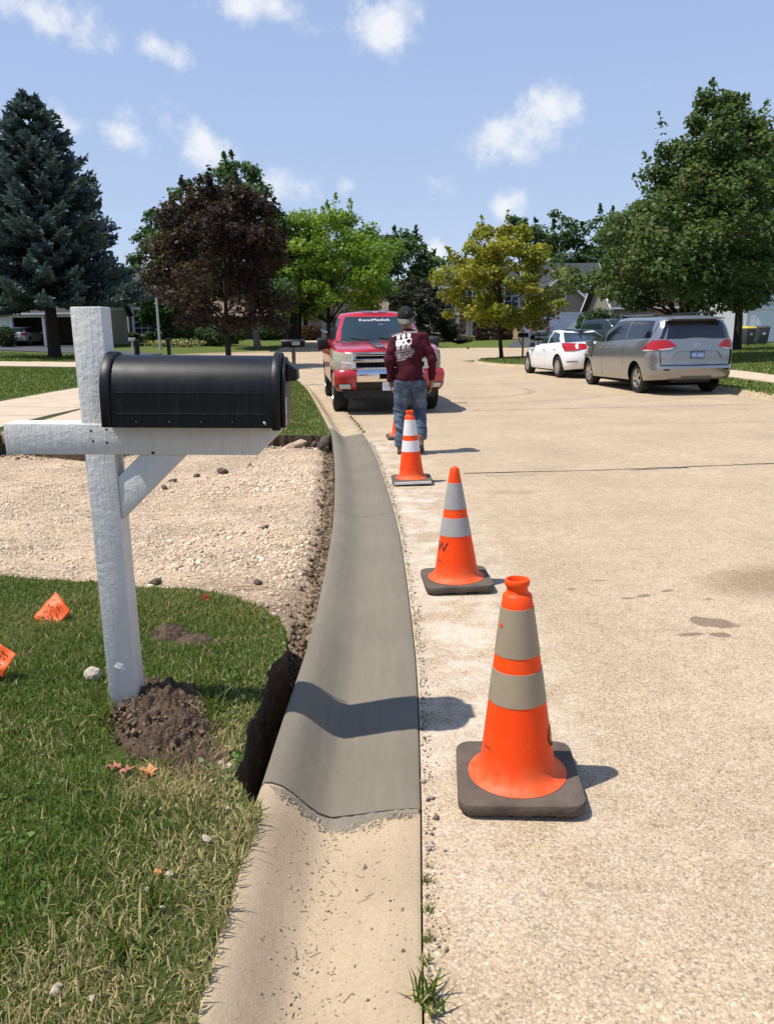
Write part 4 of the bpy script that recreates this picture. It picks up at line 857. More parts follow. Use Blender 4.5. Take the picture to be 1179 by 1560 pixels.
# ------------------------------------------------------------------ vehicles (local axes: x right, y forward, z up)
def itp(tab):
    xs = np.array([p[0] for p in tab], float); ys = np.array([p[1] for p in tab], float)
    def f(v):
        v = np.asarray(v, float); return np.interp(v, xs, ys)
    return f
def itps(tab, w=.12):
    g_ = itp(tab); return lambda v: sum(g_(np.asarray(v, float)+o*w)*k for o, k in ((-1.5,.12),(-.75,.23),(0,.3),(.75,.23),(1.5,.12)))
class Shell:
    """closed car shell: plan outlines (super-ellipses) stacked from lower to upper edge curve"""
    def __init__(s, zb, zt, w, yf, yr, n=(4,4), m=(9,9), xk=.84, dome=.03, zm=None):
        s.zb, s.zt, s.w, s.yf, s.yr, s.n, s.m, s.xk, s.dome = zb, zt, w, yf, yr, n, m, xk, dome
    def par(s, t): yf, yr = float(s.yf(t)), float(s.yr(t)); return float(s.w(t)), (yf+yr)/2, (yf-yr)/2
    def xof(s, t, y):
        w, yc, L = s.par(t); e = np.clip((y-yc)/L, -1, 1); k = 0 if e > 0 else 1; return w*max(0, 1-abs(e)**s.m[k])**(1/s.n[k])
    def yof(s, t, x, front=True):
        w, yc, L = s.par(t); k = 0 if front else 1; return yc+(L if front else -L)*max(0, 1-min(1, abs(x)/w)**s.n[k])**(1/s.m[k])
    def z(s, t, y): a = float(s.zb(y)); return a+(float(s.zt(y))-a)*t
    def tz(s, z, y): a = float(s.zb(y)); return (z-a)/(float(s.zt(y))-a)
    def P(s, q, t):
        w, yc, L = s.par(t); xk = s.xk*w
        if q <= 1: x = q*xk; y = s.yof(t, x)
        elif q >= 2: x = (3-q)*xk; y = s.yof(t, x, False)
        else: ya, yb = s.yof(t, xk), s.yof(t, xk, False); y = ya+(yb-ya)*(q-1); x = s.xof(t, y)
        return Vector((x, y, s.z(t, y)))
    def solid(s, T=12, nf=8, ns=46, nr=8, bottom=True):
        qs = list(np.linspace(0,1,nf,endpoint=False))+list(1+np.linspace(0,1,ns,endpoint=False))+list(2+np.linspace(0,1,nr+1)); mb = MB(); k = len(qs); ts = np.linspace(0,1,T)
        G = np.array([[s.P(q, t) for q in qs] for t in ts]); Rg = np.concatenate([G, (G*np.array([-1,1,1]))[:, ::-1][:, 1:]], 1); mb.grid(Rg)
        K = 10
        for row, dm, fl in ((G[-1], s.dome, True), (G[0], 0, False)):
            u = np.linspace(1,-1,K+1); Q = np.zeros((k, K+1, 3)); Q[:, :, 0] = row[:, 0:1]*u[None]; Q[:, :, 1] = row[:, 1:2]
            wf_ = np.clip(row[:, 0]/max(row[:, 0].max(), 1e-6), 0, 1); Q[:, :, 2] = row[:, 2:3]+dm*(1-u[None]**2)*wf_[:, None]**.5; mb.grid(Q, fl)
        return mb
    def patch(s, c, mode='s', eps=.004, nu=8, nv=6, sgn=1):
        G = np.zeros((nu+1, nv+1, 3)); (a0,t0),(a1,t1),(a2,t2),(a3,t3) = c
        for i in range(nu+1):
            for j in range(nv+1):
                u, v = i/nu, j/nv; a = (a0*(1-u)+a1*u)*(1-v)+(a3*(1-u)+a2*u)*v; t = (t0*(1-u)+t1*u)*(1-v)+(t3*(1-u)+t2*u)*v; tc_ = min(max(t,0),1)
                if mode == 's': p = s.P(a, tc_)
                elif mode == 'y': x = s.xof(tc_, a); p = Vector((x, a, s.z(tc_, a)))
                elif mode == 'fx': w = s.par(tc_)[0]; y = s.yof(tc_, a*w); p = Vector((a*w, y, s.z(tc_, y)))
                elif mode == 'rx': w = s.par(tc_)[0]; y = s.yof(tc_, a*w, False); p = Vector((a*w, y, s.z(tc_, y)))
                elif mode == 'top':   # a = y, t = x fraction of the upper outline
                    x = s.xof(1, a); p = Vector((t*x, a, float(s.zt(a))+s.dome*(1-t*t)*(x/max(s.par(1)[0],1e-6))**.5))
                G[i, j] = p
        du = np.gradient(G, axis=0); dv = np.gradient(G, axis=1); nr = np.cross(du, dv); nr /= np.maximum(np.linalg.norm(nr, axis=2), 1e-9)[:, :, None]
        cen = np.array([0, float(s.yf(.5)+s.yr(.5))/2, 0]); fl = np.sum(nr*(G-cen)) < 0
        if mode == 'top': fl = nr[:, :, 2].mean() < 0
        if fl: nr = -nr
        G = G+nr*eps; Gi = G-nr*(eps+.006)
        if sgn < 0: G = G*np.array([-1,1,1]); Gi = Gi*np.array([-1,1,1]); fl = not fl
        mb = MB().grid(G, fl); a, b = nu+1, nv+1; o = len(mb.v); mb.v += [tuple(p) for p in Gi.reshape(-1,3)]
        per = [(i,0) for i in range(a)]+[(a-1,j) for j in range(1,b)]+[(i,b-1) for i in range(a-2,-1,-1)]+[(0,j) for j in range(b-2,0,-1)]
        for (i,j),(k,l) in zip(per, per[1:]+per[:1]): f = (i*b+j, k*b+l, o+k*b+l, o+i*b+j); mb.f.append(f[::-1] if not fl else f)
        return mb
def wheel_parts(r, w, spokes, rim_m='alloy', hub=.62):
    ax = Matrix.Rotation(R(90), 4, 'Y'); t = MB().lathe([(r*hub,-w*.5),(r*.80,-w*.52),(r*.95,-w*.47),(r,-w*.34),(r,w*.34),(r*.95,w*.47),(r*.80,w*.52),(r*hub,w*.5),(r*hub*.96,w*.3),(r*hub*.9,0),(r*hub*.96,-w*.3)], 36, ax, True)
    rm = MB().lathe([(r*hub*1.02,w*.49),(r*hub*.93,w*.50),(r*hub*.88,w*.36),(r*hub*.86,.0),(r*hub*.86,-w*.45)], 36, ax)
    for k in range(spokes):
        for off in (-.14,.14):
            a = 2*math.pi*k/spokes; p0 = Vector((w*.40, math.cos(a+off*.6)*r*.08, math.sin(a+off*.6)*r*.08)); p1 = Vector((w*.44, math.cos(a+off)*r*hub*.93, math.sin(a+off)*r*hub*.93)); rm.bar(p0, p1, r*.10, w*.10, (1,0,0))
    rm.lathe([(0,w*.46),(r*.13,w*.45),(r*.15,w*.36),(r*.15,w*.3)], 20, ax)
    dk = MB().lathe([(0,w*.16),(r*hub*.9,w*.16),(r*hub*.9,w*.1),(0,w*.1)], 24, ax); return t, rm, dk
_wc = {}
def wheels(t, pos, r, w, spokes, key, tw=(0,0)):
    if key not in _wc:
        a, b, c = wheel_parts(r, w, spokes); _wc[key] = (a.build('wheel','rubber',smooth=R(40)), b.build('rim','alloy',smooth=R(35)), c.build('brake_disc','dark_cavity'))
        for o in _wc[key]: C.objects.unlink(o)
    for i, (x, y) in enumerate(pos):
        o = _wc[key][0].copy(); C.objects.link(o); o.parent = t; o.location = (x, y, r); o.rotation_euler = (i*.7, 0, 0 if x > 0 else math.pi)
        if y > 0: o.rotation_euler[2] += tw[0]
        for ch in _wc[key][1:]: c = ch.copy(); C.objects.link(c); c.parent = o
def cut_arches(o, pos, r, w, mats):
    me = o.data; me.materials.clear()
    for q in mats: me.materials.append(M(q))
    for x, y in pos:
        k = MB().lathe([(0,-w),(r,-w),(r,w),(0,w)], 40, Matrix.Translation((x,y,r*.93)) @ Matrix.Rotation(R(90),4,'Y')).build('cutter', None, o.parent, merge=1e-5)
        md = o.modifiers.new('b','BOOLEAN'); md.operation = 'DIFFERENCE'; md.object = k; md.solver = 'EXACT'; k.hide_render = True
    cs = [m_.object for m_ in o.modifiers]; baked(o)
    for k in cs: d = k.data; bpy.data.objects.remove(k); bpy.data.meshes.remove(d)
    me = o.data; idx_ = np.zeros(len(me.polygons), dtype=np.int32)
    for p in me.polygons:
        c = p.center
        for x, y in pos:
            rr = math.hypot(c.y-y, c.z-r*.93)
            if abs(c.x-x) < w+.004 and rr < r*1.01 and (abs(rr-r) > .012 or abs(p.normal.x) < .35) and (abs(p.normal.x) < .5 or abs(c.x) < abs(x)-w*.5): idx_[p.index] = 1
    me.polygons.foreach_set('material_index', idx_); me.polygons.foreach_set('use_smooth', np.ones(len(me.polygons), dtype=bool)); me.set_sharp_from_angle(angle=R(32)); return o
def car(name, label, cat, loc, heading, S, group=None):
    """S: dict describing one car; heading 0 = facing +Y"""
    t = thing(name, label, cat, loc, heading, group); lo, gh = S['low'], S['gh']; pm, gm = S['paint'], S.get('glass', 'auto_glass')
    body = lo.solid().build('body', pm, t, merge=1e-4); r = S['r']; pos = [(sx*S['track'], y) for sx in (-1,1) for y in S['axles']]
    cut_arches(body, pos, r*1.13, .21, [pm, 'dark_cavity']); wheels(t, pos, r, S.get('ww',.22), S.get('spokes',5), name+str(r))
    cab = gh.solid(10, 8, 30, 8).build('cab', S.get('roof_paint') or pm, t, merge=1e-4, smooth=R(40))
    for c in S.get('side', []):
        for sg in (-1,1): gh.patch(c, 'y', .004, 10, 6, sg).build('side_window', S.get('side_glass', gm), t, smooth=R(40))
    if 'ws' in S: gh.patch(S['ws'], 'fx', .004, 14, 8).build('windscreen', gm, t, smooth=R(40))
    if 'rw' in S: gh.patch(S['rw'], 'rx', .004, 14, 8).build('rear_window', S.get('side_glass', gm), t, smooth=R(40))
    for nm, c, mode, mt, both in S.get('patches', []):
        for sg in ((-1,1) if both else (1,)): lo.patch(c, mode, .018, 24, 8, sg).build(nm, mt, t, smooth=R(40))
    for y, z0, z1 in S.get('seams', []):
        for sg in (-1,1): lo.patch([(y-.005,lo.tz(z0,y)),(y+.005,lo.tz(z0,y)),(y+.005,.99),(y-.005,.99)], 'y', .0015, 2, 10, sg).build('door_seam', 'dark_cavity', t)
    for y, z in S.get('handles', []):
        x = lo.xof(min(.98,lo.tz(z,y)), y)
        for sg in (-1,1): MB().box(sg*x-.014,sg*x+.022*1 if sg > 0 else sg*x+.014,y-.10,y+.10,z-.016,z+.016).build('door_handle', S.get('handle_m', pm), t, bevel=.006)
    if 'mirror' in S:
        y, z, o_, mm = S['mirror']; x = lo.xof(.98, y); mh = S.get('mirror_h', 1)
        for sg in (-1,1):
            mr_ = MB().add([(sg*(x+o_*a),y+b,z+c) for a,b,c in ((.0,-.05,-.03),(1,-.04,-.07*mh),(1.05,-.03,.11*mh),(.25,-.05,.12*mh),(.1,.05,-.02),(.95,.10,-.05*mh),(.98,.10,.09*mh),(.3,.05,.09*mh))], [(0,1,2,3),(7,6,5,4),(0,4,5,1),(1,5,6,2),(2,6,7,3),(3,7,4,0)]).build('mirror', mm, t, bevel=.02, smooth=R(60), merge=1e-5)
    return t
c_ = lambda v: (lambda t: v+0*np.asarray(t, float))

# --- silver minivan
vlow = Shell(itps([(-2.6,.36),(-1.9,.30),(1.9,.24),(2.6,.30)]), itps([(-2.6,1.20),(-1.5,1.16),(1.5,1.05),(1.75,1.00),(2.3,.90),(2.6,.74)]),
             itp([(0,.93),(.12,.965),(.35,.985),(.62,.995),(.85,.97),(1,.945)]), itp([(0,2.44),(.2,2.54),(.5,2.53),(.8,2.40),(1,2.22)]), itp([(0,-2.42),(.1,-2.52),(.30,-2.55),(.36,-2.50),(.7,-2.49),(1,-2.44)]), (3.2,5), (6,11), .84, .05)
vgh = Shell(itps([(-2.6,1.195),(-1.5,1.155),(1.5,1.045),(1.9,.99)]), itps([(-2.5,1.63),(-1.8,1.675),(-.3,1.69),(.7,1.63)]), itp([(0,.94),(.5,.86),(.85,.78),(1,.70)]), itp([(0,1.85),(1,.55)]), itp([(0,-2.44),(.6,-2.36),(1,-2.22)]), (3,5), (5,11), .84, .05)
van = dict(low=vlow, gh=vgh, paint='silver_paint', r=.335, track=.80, axles=(1.52,-1.51), glass='auto_glass', side_glass='tint_glass', spokes=5,
  side=[[(.52,.10),(1.18,.10),(.70,.84),(.50,.88)],[(-.78,.10),(.42,.10),(.40,.88),(-.78,.88)],[(-2.10,.12),(-.84,.10),(-.84,.88),(-1.98,.86)]], ws=[(-.9,.05),(.9,.05),(.86,.93),(-.86,.93)], rw=[(-.985,.05),(.985,.05),(.93,.86),(-.93,.86)],
  patches=[('tail_light',[(2.0,.74),(2.42,.84),(2.20,.99),(2.0,.995)],'s','taillight',True),('tail_light',[(1.895,.78),(2.0,.74),(2.0,.995),(1.96,.98)],'s','taillight',True),('reflector_lens',[(1.91,.735),(2.30,.765),(2.34,.795),(1.90,.765)],'s','lamp_clear',True),
    ('bumper_slot',[(2.10,.235),(2.25,.235),(2.25,.26),(2.10,.26)],'s','dark_cavity',True),('tailgate_seam',[(2.06,.355),(3.0,.345),(3.0,.352),(2.06,.362)],'s','dark_cavity',True),('tailgate_seam',[(2.055,.36),(2.062,.36),(2.03,.74),(2.023,.74)],'s','dark_cavity',True),
    ('plate_recess',[(2.44,.70),(3.0,.72),(3.0,.735),(2.52,.715)],'s','grey_paint',True),('plate_recess',[(2.44,.70),(2.46,.70),(2.34,.53),(2.32,.53)],'s','grey_paint',True),('head_light',[(.60,.60),(1.12,.72),(1.06,.92),(.62,.82)],'s','headlight',True)],
  seams=[(.45,.30,1),(1.22,.50,1),(-.82,.62,1)], handles=[(.62,.98),(.20,.985)], mirror=(1.15,1.06,.20,'grey_paint'))
vt = car('minivan', 'silver minivan with tinted windows parked by the right kerb behind the white sedan', 'minivan', (6.48,19.65,0), R(6.0), van)
for sx in (-1,1): MB().tube([(sx*.62,-1.75,1.70),(sx*.63,-1.6,1.765),(sx*.63,.1,1.775),(sx*.62,.25,1.70)], .018, 8).build('roof_rail', 'black_trim', vt, smooth=True)
MB().add([(-.66,-2.22,1.655),(.66,-2.22,1.655),(.62,-2.40,1.64),(-.62,-2.40,1.64),(-.66,-2.22,1.625),(.66,-2.22,1.625),(.62,-2.40,1.622),(-.62,-2.40,1.622)],[(0,1,2,3),(7,6,5,4),(0,4,5,1),(1,5,6,2),(2,6,7,3),(3,7,4,0)]).build('spoiler', 'silver_paint', vt, bevel=.008, merge=1e-5)
yv = vlow.yof(.62, 0, False); pl = MB().box(-.155,.155,yv-.014,yv+.004,.79,.945).build('licence_plate', 'black_trim', vt); MB().box(-.14,.14,yv-.017,yv-.0135,.803,.932).build('plate_face', 'plate_blue', pl)
me = text_mesh('V4 A0S', .10, .001); o = link('plate_number', me, 'plate_white', pl); o.matrix_local = Matrix.Translation((0, yv-.0185, .858)) @ Matrix(((1,0,0,0),(0,0,-1,0),(0,1,0,0),(0,0,0,1)))
em = MB()
for rx_, rz_ in ((.062,.042),(.026,.040),(.045,.016)):
    em.tube([(rx_*math.cos(a), 0, rz_*math.sin(a)+(.010 if rx_ == .045 else 0)) for a in np.linspace(0, 2*math.pi, 21)], .006, 6)
o = em.build('badge', 'chrome', vt, smooth=True); o.location = (0, vlow.yof(.86,0,False)-.008, 1.07)
MB().box(-.45,.45,-2.25,-1.9,.27,.40).build('underbody', 'black_trim', vt); MB().box(-.8,.8,-2.0,2.0,.19,.30).build('floor_pan', 'dark_cavity', vt)

# --- white sedan
slow = Shell(itps([(-2.5,.34),(-1.8,.24),(1.8,.22),(2.5,.26)]), itps([(-2.5,1.02),(-1.7,1.05),(-1.0,1.00),(.9,.93),(1.3,.90),(2.1,.76),(2.5,.58)]), itp([(0,.86),(.15,.90),(.45,.918),(.72,.91),(.9,.87),(1,.82)]), itp([(0,2.34),(.3,2.42),(.6,2.38),(1,2.15)]), itp([(0,-2.30),(.12,-2.40),(.4,-2.43),(.75,-2.40),(1,-2.26)]), (2.6,3.2), (5.5,6), .8, .04)
sgh = Shell(itps([(-2.0,1.04),(-1.0,.995),(.9,.925),(1.3,.89)]), itps([(-1.3,1.30),(-.6,1.405),(.0,1.41),(.5,1.36)]), itp([(0,.83),(.5,.75),(.85,.64),(1,.56)]), itp([(0,1.20),(.6,.62),(1,.12)]), itp([(0,-1.92),(.5,-1.50),(1,-.90)]), (3,3), (4,4.5), .84, .035)
sed = dict(low=slow, gh=sgh, paint='white_paint', r=.33, track=.785, axles=(1.42,-1.38), glass='auto_glass', spokes=9,
  side=[[(-.30,.10),(.86,.12),(.24,.86),(-.28,.90)],[(-1.28,.16),(-.37,.10),(-.35,.90),(-.84,.84)]], ws=[(-.9,.05),(.9,.05),(.86,.95),(-.86,.95)], rw=[(-.88,.06),(.88,.06),(.86,.95),(-.86,.95)],
  patches=[('tail_light',[(1.93,.70),(2.52,.80),(2.46,.98),(1.86,.99)],'s','taillight',True),('bumper_slot',[(1.96,.30),(2.18,.27),(2.18,.29),(1.95,.32)],'s','dark_cavity',True),('head_light',[(.62,.62),(1.16,.74),(1.10,.95),(.6,.85)],'s','headlight',True),('fender_vent',[(1.02,.80),(1.12,.81),(1.10,.86),(.98,.85)],'y','dark_cavity',True)],
  seams=[(-.34,.34,1),(.98,.40,1)], handles=[(-.20,.80),(-1.12,.84)], handle_m='chrome', mirror=(.84,.93,.17,'black_trim'))
st = car('sedan', 'white sedan with dark glass roof parked ahead of the silver minivan', 'sedan', (5.93,25.75,0), R(8.5), sed)
sgh.patch([(-.98,-.80),(.10,-.80),(.10,.80),(-.98,.80)], 'top', .006, 12, 8).build('glass_roof', 'tint_glass', st, smooth=True)
MB().box(-.02,.02,-1.12,-.98,1.38,1.43).build('roof_antenna', 'black_trim', st, bevel=.012); MB().box(-.7,.7,-2.0,1.9,.17,.28).build('floor_pan', 'dark_cavity', st)

# --- red pickup
tlow = Shell(itps([(-2.9,.62),(-1.5,.52),(1.6,.50),(2.0,.62),(2.9,.70)]), itps([(-2.9,1.28),(-1.4,1.28),(1.0,1.25),(1.35,1.235),(2.2,1.19),(2.78,1.115),(2.9,1.08)],.06), itp([(0,.985),(.3,1.0),(.6,1.01),(.85,.995),(1,.955)]), itp([(0,2.82),(.5,2.84),(.9,2.80),(1,2.74)]), c_(-2.86), (5,8), (12,14), .86, .045)
tgh = Shell(itps([(-1.5,1.27),(1.0,1.245),(1.5,1.20)]), itps([(-1.4,1.80),(-.4,1.835),(.3,1.82),(.7,1.76)]), itp([(0,.925),(.5,.86),(.88,.77),(1,.69)]), itp([(0,1.40),(.5,.98),(1,.52)]), itp([(0,-1.42),(1,-1.28)]), (4,6), (6,10), .86, .05)
trk = dict(low=tlow, gh=tgh, paint='red_paint', r=.395, track=.845, axles=(1.93,-1.72), glass='windshield', side_glass='auto_glass', spokes=6, ww=.27,
  side=[[(-.02,.10),(1.0,.12),(.42,.86),(0,.88)],[(-1.2,.10),(-.10,.10),(-.08,.88),(-1.12,.88)]], ws=[(-.955,.07),(.955,.07),(.93,.93),(-.93,.93)], rw=[(-.9,.08),(.9,.08),(.86,.9),(-.86,.9)],
  patches=[('head_light',[(.72,.24),(1.15,.28),(1.135,.92),(.72,.88)],'s','headlight',True),('reflector_bowl',[(.76,.30),(.98,.31),(.97,.58),(.76,.57)],'s','lamp_clear',True),('turn_lens',[(1.07,.26),(1.153,.27),(1.137,.90),(1.07,.89)],'s','amber',True)],
  seams=[(-.06,.55,1),(1.06,.55,1),(-1.34,.6,1)], handles=[(.10,1.05),(-1.1,1.06)], mirror=(.98,1.18,.25,'black_trim'), mirror_h=1.5)
tt_ = car('pickup_truck', 'red pickup truck with black stripes parked facing the fresh gutter', 'pickup', (-.235,16.92,0), R(180+6.5), trk)
yf = 2.80
# bumper wraps the corners in body red; chrome middle; dark valance below
tb = Shell(c_(.42), c_(.795), itp([(0,.93),(.2,.985),(.8,1.0),(1,.97)]), itp([(0,2.83),(.25,2.93),(.85,2.955),(1,2.90)]), c_(2.25), (4,9), (7,14), .84, .0)
bp = tb.solid(9, 8, 12, 6).build('bumper', 'red_paint', tt_, merge=1e-4, smooth=R(40))
tb.patch([(-.60,.46),(.60,.46),(.60,.985),(-.60,.985)], 'fx', .018, 16, 6).build('chrome_bar', 'chrome', bp, smooth=R(40)); tb.patch([(-.62,-.0),(.62,-.0),(.62,.42),(-.62,.42)], 'fx', .008, 16, 6).build('valance', 'black_trim', bp, smooth=R(40))
tb.patch([(-.20,.58),(.20,.58),(.20,.82),(-.20,.82)], 'fx', .021, 6, 4).build('bumper_slot', 'dark_cavity', bp)
for sg in (-1,1):
    tb.patch([(.70,.10),(.94,.10),(.94,.38),(.70,.38)] if sg > 0 else [(-.94,.10),(-.70,.10),(-.70,.38),(-.94,.38)], 'fx', .007, 6, 4).build('fog_lamp_bezel', 'black_trim', bp)
    tb.patch([(.72,.14),(.92,.14),(.92,.34),(.72,.34)] if sg > 0 else [(-.92,.14),(-.72,.14),(-.72,.34),(-.92,.34)], 'fx', .011, 6, 4).build('fog_lamp', 'lamp_clear', bp)
    MB().box(sg*.55-.10,sg*.55+.10,2.3,2.6,.24,.44).build('tow_bracket', 'black_trim', tt_)
MB().prism([(-.80,.30),(.80,.30),(.86,.44),(-.86,.44)], -2.86, -2.55, Matrix.Rotation(R(90),4,'X')).build('air_dam', 'black_trim', tt_); MB().box(-.72,.72,-2.3,2.5,.30,.52).build('chassis', 'dark_cavity', tt_)
# grille
gr = MB().box(-.64,.64,2.70,2.815,.80,1.10).build('grille', 'dark_cavity', tt_); gr.location = (0,.05,0)
for z0, z1, d in ((1.065,1.098,.05),(.945,.985,.055),(.80,.835,.05),(.925,.945,.045),(1.035,1.05,.045)): MB().box(-.66,.66,2.78,2.815+d,z0,z1).build('grille_bar', 'chrome', gr, bevel=.008)
for sg in (-1,1): MB().add([(sg*.60,2.86,.82),(sg*.69,2.82,.80),(sg*.67,2.82,1.10),(sg*.60,2.86,1.08),(sg*.60,2.78,.82),(sg*.69,2.76,.80),(sg*.67,2.76,1.10),(sg*.60,2.78,1.08)],[(0,1,2,3),(7,6,5,4),(0,4,5,1),(1,5,6,2),(2,6,7,3),(3,7,4,0)]).build('grille_bar', 'chrome', gr, bevel=.008, merge=1e-5)
for x in np.arange(-.56,.6,.07): MB().box(x-.005,x+.005,2.80,2.83,.835,1.06).build('grille_fin', 'black_trim', gr)
MB().add([(-.09,2.885,.955),(-.03,2.885,.955),(-.03,2.885,.925),(.03,2.885,.925),(.03,2.885,.955),(.09,2.885,.955),(.075,2.885,.99),(.03,2.885,.99),(.03,2.885,1.02),(-.03,2.885,1.02),(-.03,2.885,.99),(-.075,2.885,.99)]+[(-.09,2.86,.955),(.09,2.86,.955)],[tuple(range(12))]).build('emblem', 'amber', gr)
# stripes on bonnet and roof
for x0, x1 in ((-.30,-.10),(.10,.30)):
    tlow.patch([(1.42,x0),(2.72,x0),(2.72,x1),(1.42,x1)], 'top', .018, 30, 6).build('bonnet_stripe', 'stripe_paint', tt_, smooth=True); tgh.patch([(-1.2,x0*1.35),(.50,x0*1.35),(.50,x1*1.35),(-1.2,x1*1.35)], 'top', .008, 24, 6).build('roof_stripe', 'stripe_paint', tt_, smooth=True)
for sg in (-1,1): MB().add([(sg*.62,1.75,1.262),(sg*.52,1.74,1.272),(sg*.53,1.80,1.27),(sg*.63,1.81,1.258)],[(0,1,2,3)] if sg < 0 else [(3,2,1,0)]).build('washer_nozzle','black_trim',tt_)
# wipers and windscreen lettering follow the glass
def on_ws(a, t, e): mbp = tgh.patch([(a-.01,t-.01),(a+.01,t-.01),(a+.01,t+.01),(a-.01,t+.01)], 'fx', e, 2, 2); return Vector(mbp.v[4])
for a0, a1 in ((-.55,.02),(.05,.62)): MB().tube([on_ws(a0,.10,.02), on_ws((a0+a1)/2,.13,.025), on_ws(a1,.19,.016)], .010, 6).build('wiper', 'black_trim', tt_)
tgh.patch([(-.93,.0),(.93,.0),(.93,.08),(-.93,.08)], 'fx', .010, 14, 2).build('cowl', 'black_trim', tt_)
def ws_text(txt, size, a_c, t_c, mat):
    me = text_mesh(txt, size, .0006); o = link('windscreen_lettering', me, mat, tt_); pc = on_ws(a_c, t_c, .006); px_ = on_ws(a_c-.06, t_c, .006)-on_ws(a_c+.06, t_c, .006); pu = on_ws(a_c, t_c+.06, .006)-on_ws(a_c, t_c-.06, .006)
    xd = px_.normalized(); zd = xd.cross(pu).normalized(); yd = zd.cross(xd); m_ = Matrix((xd, yd, zd)).transposed().to_4x4(); m_.translation = pc; o.matrix_local = m_; return o
ws_text('KennMedick', .125, .06, .82, 'print_white'); ws_text('MFG. 1', .035, -.10, .66, 'print_grey')
tgh.patch([(-.84,.34),(-.74,.34),(-.74,.50),(-.84,.50)], 'fx', .007, 4, 3).build('sticker', 'sticker_green', tt_)
pl = MB().box(.10,.41,2.895,2.91,.45,.60).build('licence_plate', 'plate_white', bp); pl.location = (-.26,.05,-.02)
me = text_mesh('201 483', .075, .001); o = link('plate_number', me, 'print_grey', pl); o.matrix_local = Matrix.Translation((.255, 2.9115, .525)) @ Matrix(((-1,0,0,0),(0,0,1,0),(0,1,0,0),(0,0,0,1)))

# --- cars on the far drives
def suv_spec(paint_m, L=4.5, Hh=1.68, Wd=.90, belt=1.02, rear_rake=.25, glass_m='auto_glass', r=.34):
    h_ = L/2
    low = Shell(itps([(-h_,.42),(-h_*.7,.32),(h_*.7,.30),(h_,.36)]), itps([(-h_,belt+.06),(-h_*.4,belt+.03),(h_*.42,belt-.02),(h_*.55,belt-.06),(h_*.9,belt-.18),(h_,belt-.34)]), itp([(0,Wd*.95),(.3,Wd*.99),(.6,Wd),(.9,Wd*.97),(1,Wd*.93)]), itp([(0,h_*.97),(.4,h_),(1,h_*.93)]), itp([(0,-h_*.98),(.3,-h_),(1,-h_*.97)]), (3.2,4.5), (6,9), .82, .04)
    gh_ = Shell(itps([(-h_,belt+.055),(-h_*.4,belt+.025),(h_*.42,belt-.025),(h_*.6,belt-.08)]), itps([(-h_,Hh-.13),(-h_*.5,Hh-.06),(0,Hh-.045),(h_*.25,Hh-.11)]), itp([(0,Wd*.93),(.5,Wd*.86),(.85,Wd*.77),(1,Wd*.7)]), itp([(0,h_*.56),(1,h_*.20)]), itp([(0,-h_*.97),(1,-h_*.97+rear_rake)]), (3,4.5), (5,8), .84, .04)
    return dict(low=low, gh=gh_, paint=paint_m, r=r, track=Wd-.13, axles=(h_*.60,-h_*.58), glass=glass_m, side=[[(.0,.12),(h_*.40,.12),(h_*.22,.86),(.0,.88)],[(-h_*.78,.12),(-.08,.12),(-.08,.88),(-h_*.74,.86)]], ws=[(-.9,.06),(.9,.06),(.88,.92),(-.88,.92)], rw=[(-.9,.08),(.9,.08),(.86,.86),(-.86,.86)],
      patches=[('tail_light',[(1.95,.62),(2.25,.66),(2.22,.98),(1.95,.98)],'s','taillight',True),('head_light',[(.6,.58),(1.1,.68),(1.06,.92),(.6,.82)],'s','headlight',True),('number_plate',[(-.17,.42),(.17,.42),(.17,.58),(-.17,.58)],'rx','plate_white',False)], mirror=(h_*.40,belt,.18,paint_m))
sp = suv_spec('grey_paint', 4.4, 1.62); sp['patches'].append(('tail_light', [(2.0,.98),(2.1,.98),(2.08,1),(2.0,1)], 's', 'taillight', True))
q = car('hatchback_suv', 'grey small suv seen from behind on the dark drive of the two storey house', 'suv', (14.35,73.5,hl(14.35,73.5)+.05), R(-14), sp)
sp['gh'].patch([(-.93,.15),(-.80,.15),(-.80,.8),(-.93,.8)], 'rx', .008, 3, 5).build('tail_light', 'taillight', q); sp['gh'].patch([(.80,.15),(.93,.15),(.93,.8),(.80,.8)], 'rx', .008, 3, 5).build('tail_light', 'taillight', q)
car('large_suv', 'dark navy large suv parked near the right garage, half hidden by the white sedan', 'suv', (15.2,53.5,hl(15.2,53.5)+.05), R(208), suv_spec('navy_paint', 5.1, 1.92, .99, 1.15, .18, 'auto_glass', .38))
car('compact_car', 'red compact car on the drive between the dark suv and the silver minivan', 'car', (17.4,51.8,hl(17.4,51.8)+.05), R(195), suv_spec('red2_paint', 4.3, 1.5, .88, .95, .5))
car('parked_suv', 'silver topped suv standing before the tan garage of the low brick house', 'suv', (-5.0,76.5,hl(-5.0,76.5)+.05), R(180), suv_spec('tan_paint', 4.4, 1.72, .92, 1.08, .12))
car('parked_car', 'pale car inside the open garage of the white sided house', 'car', (-29.6,66.3,hl(-29.6,66.3)+.06), R(0), suv_spec('tan_paint', 4.3, 1.5, .88, .95, .45))

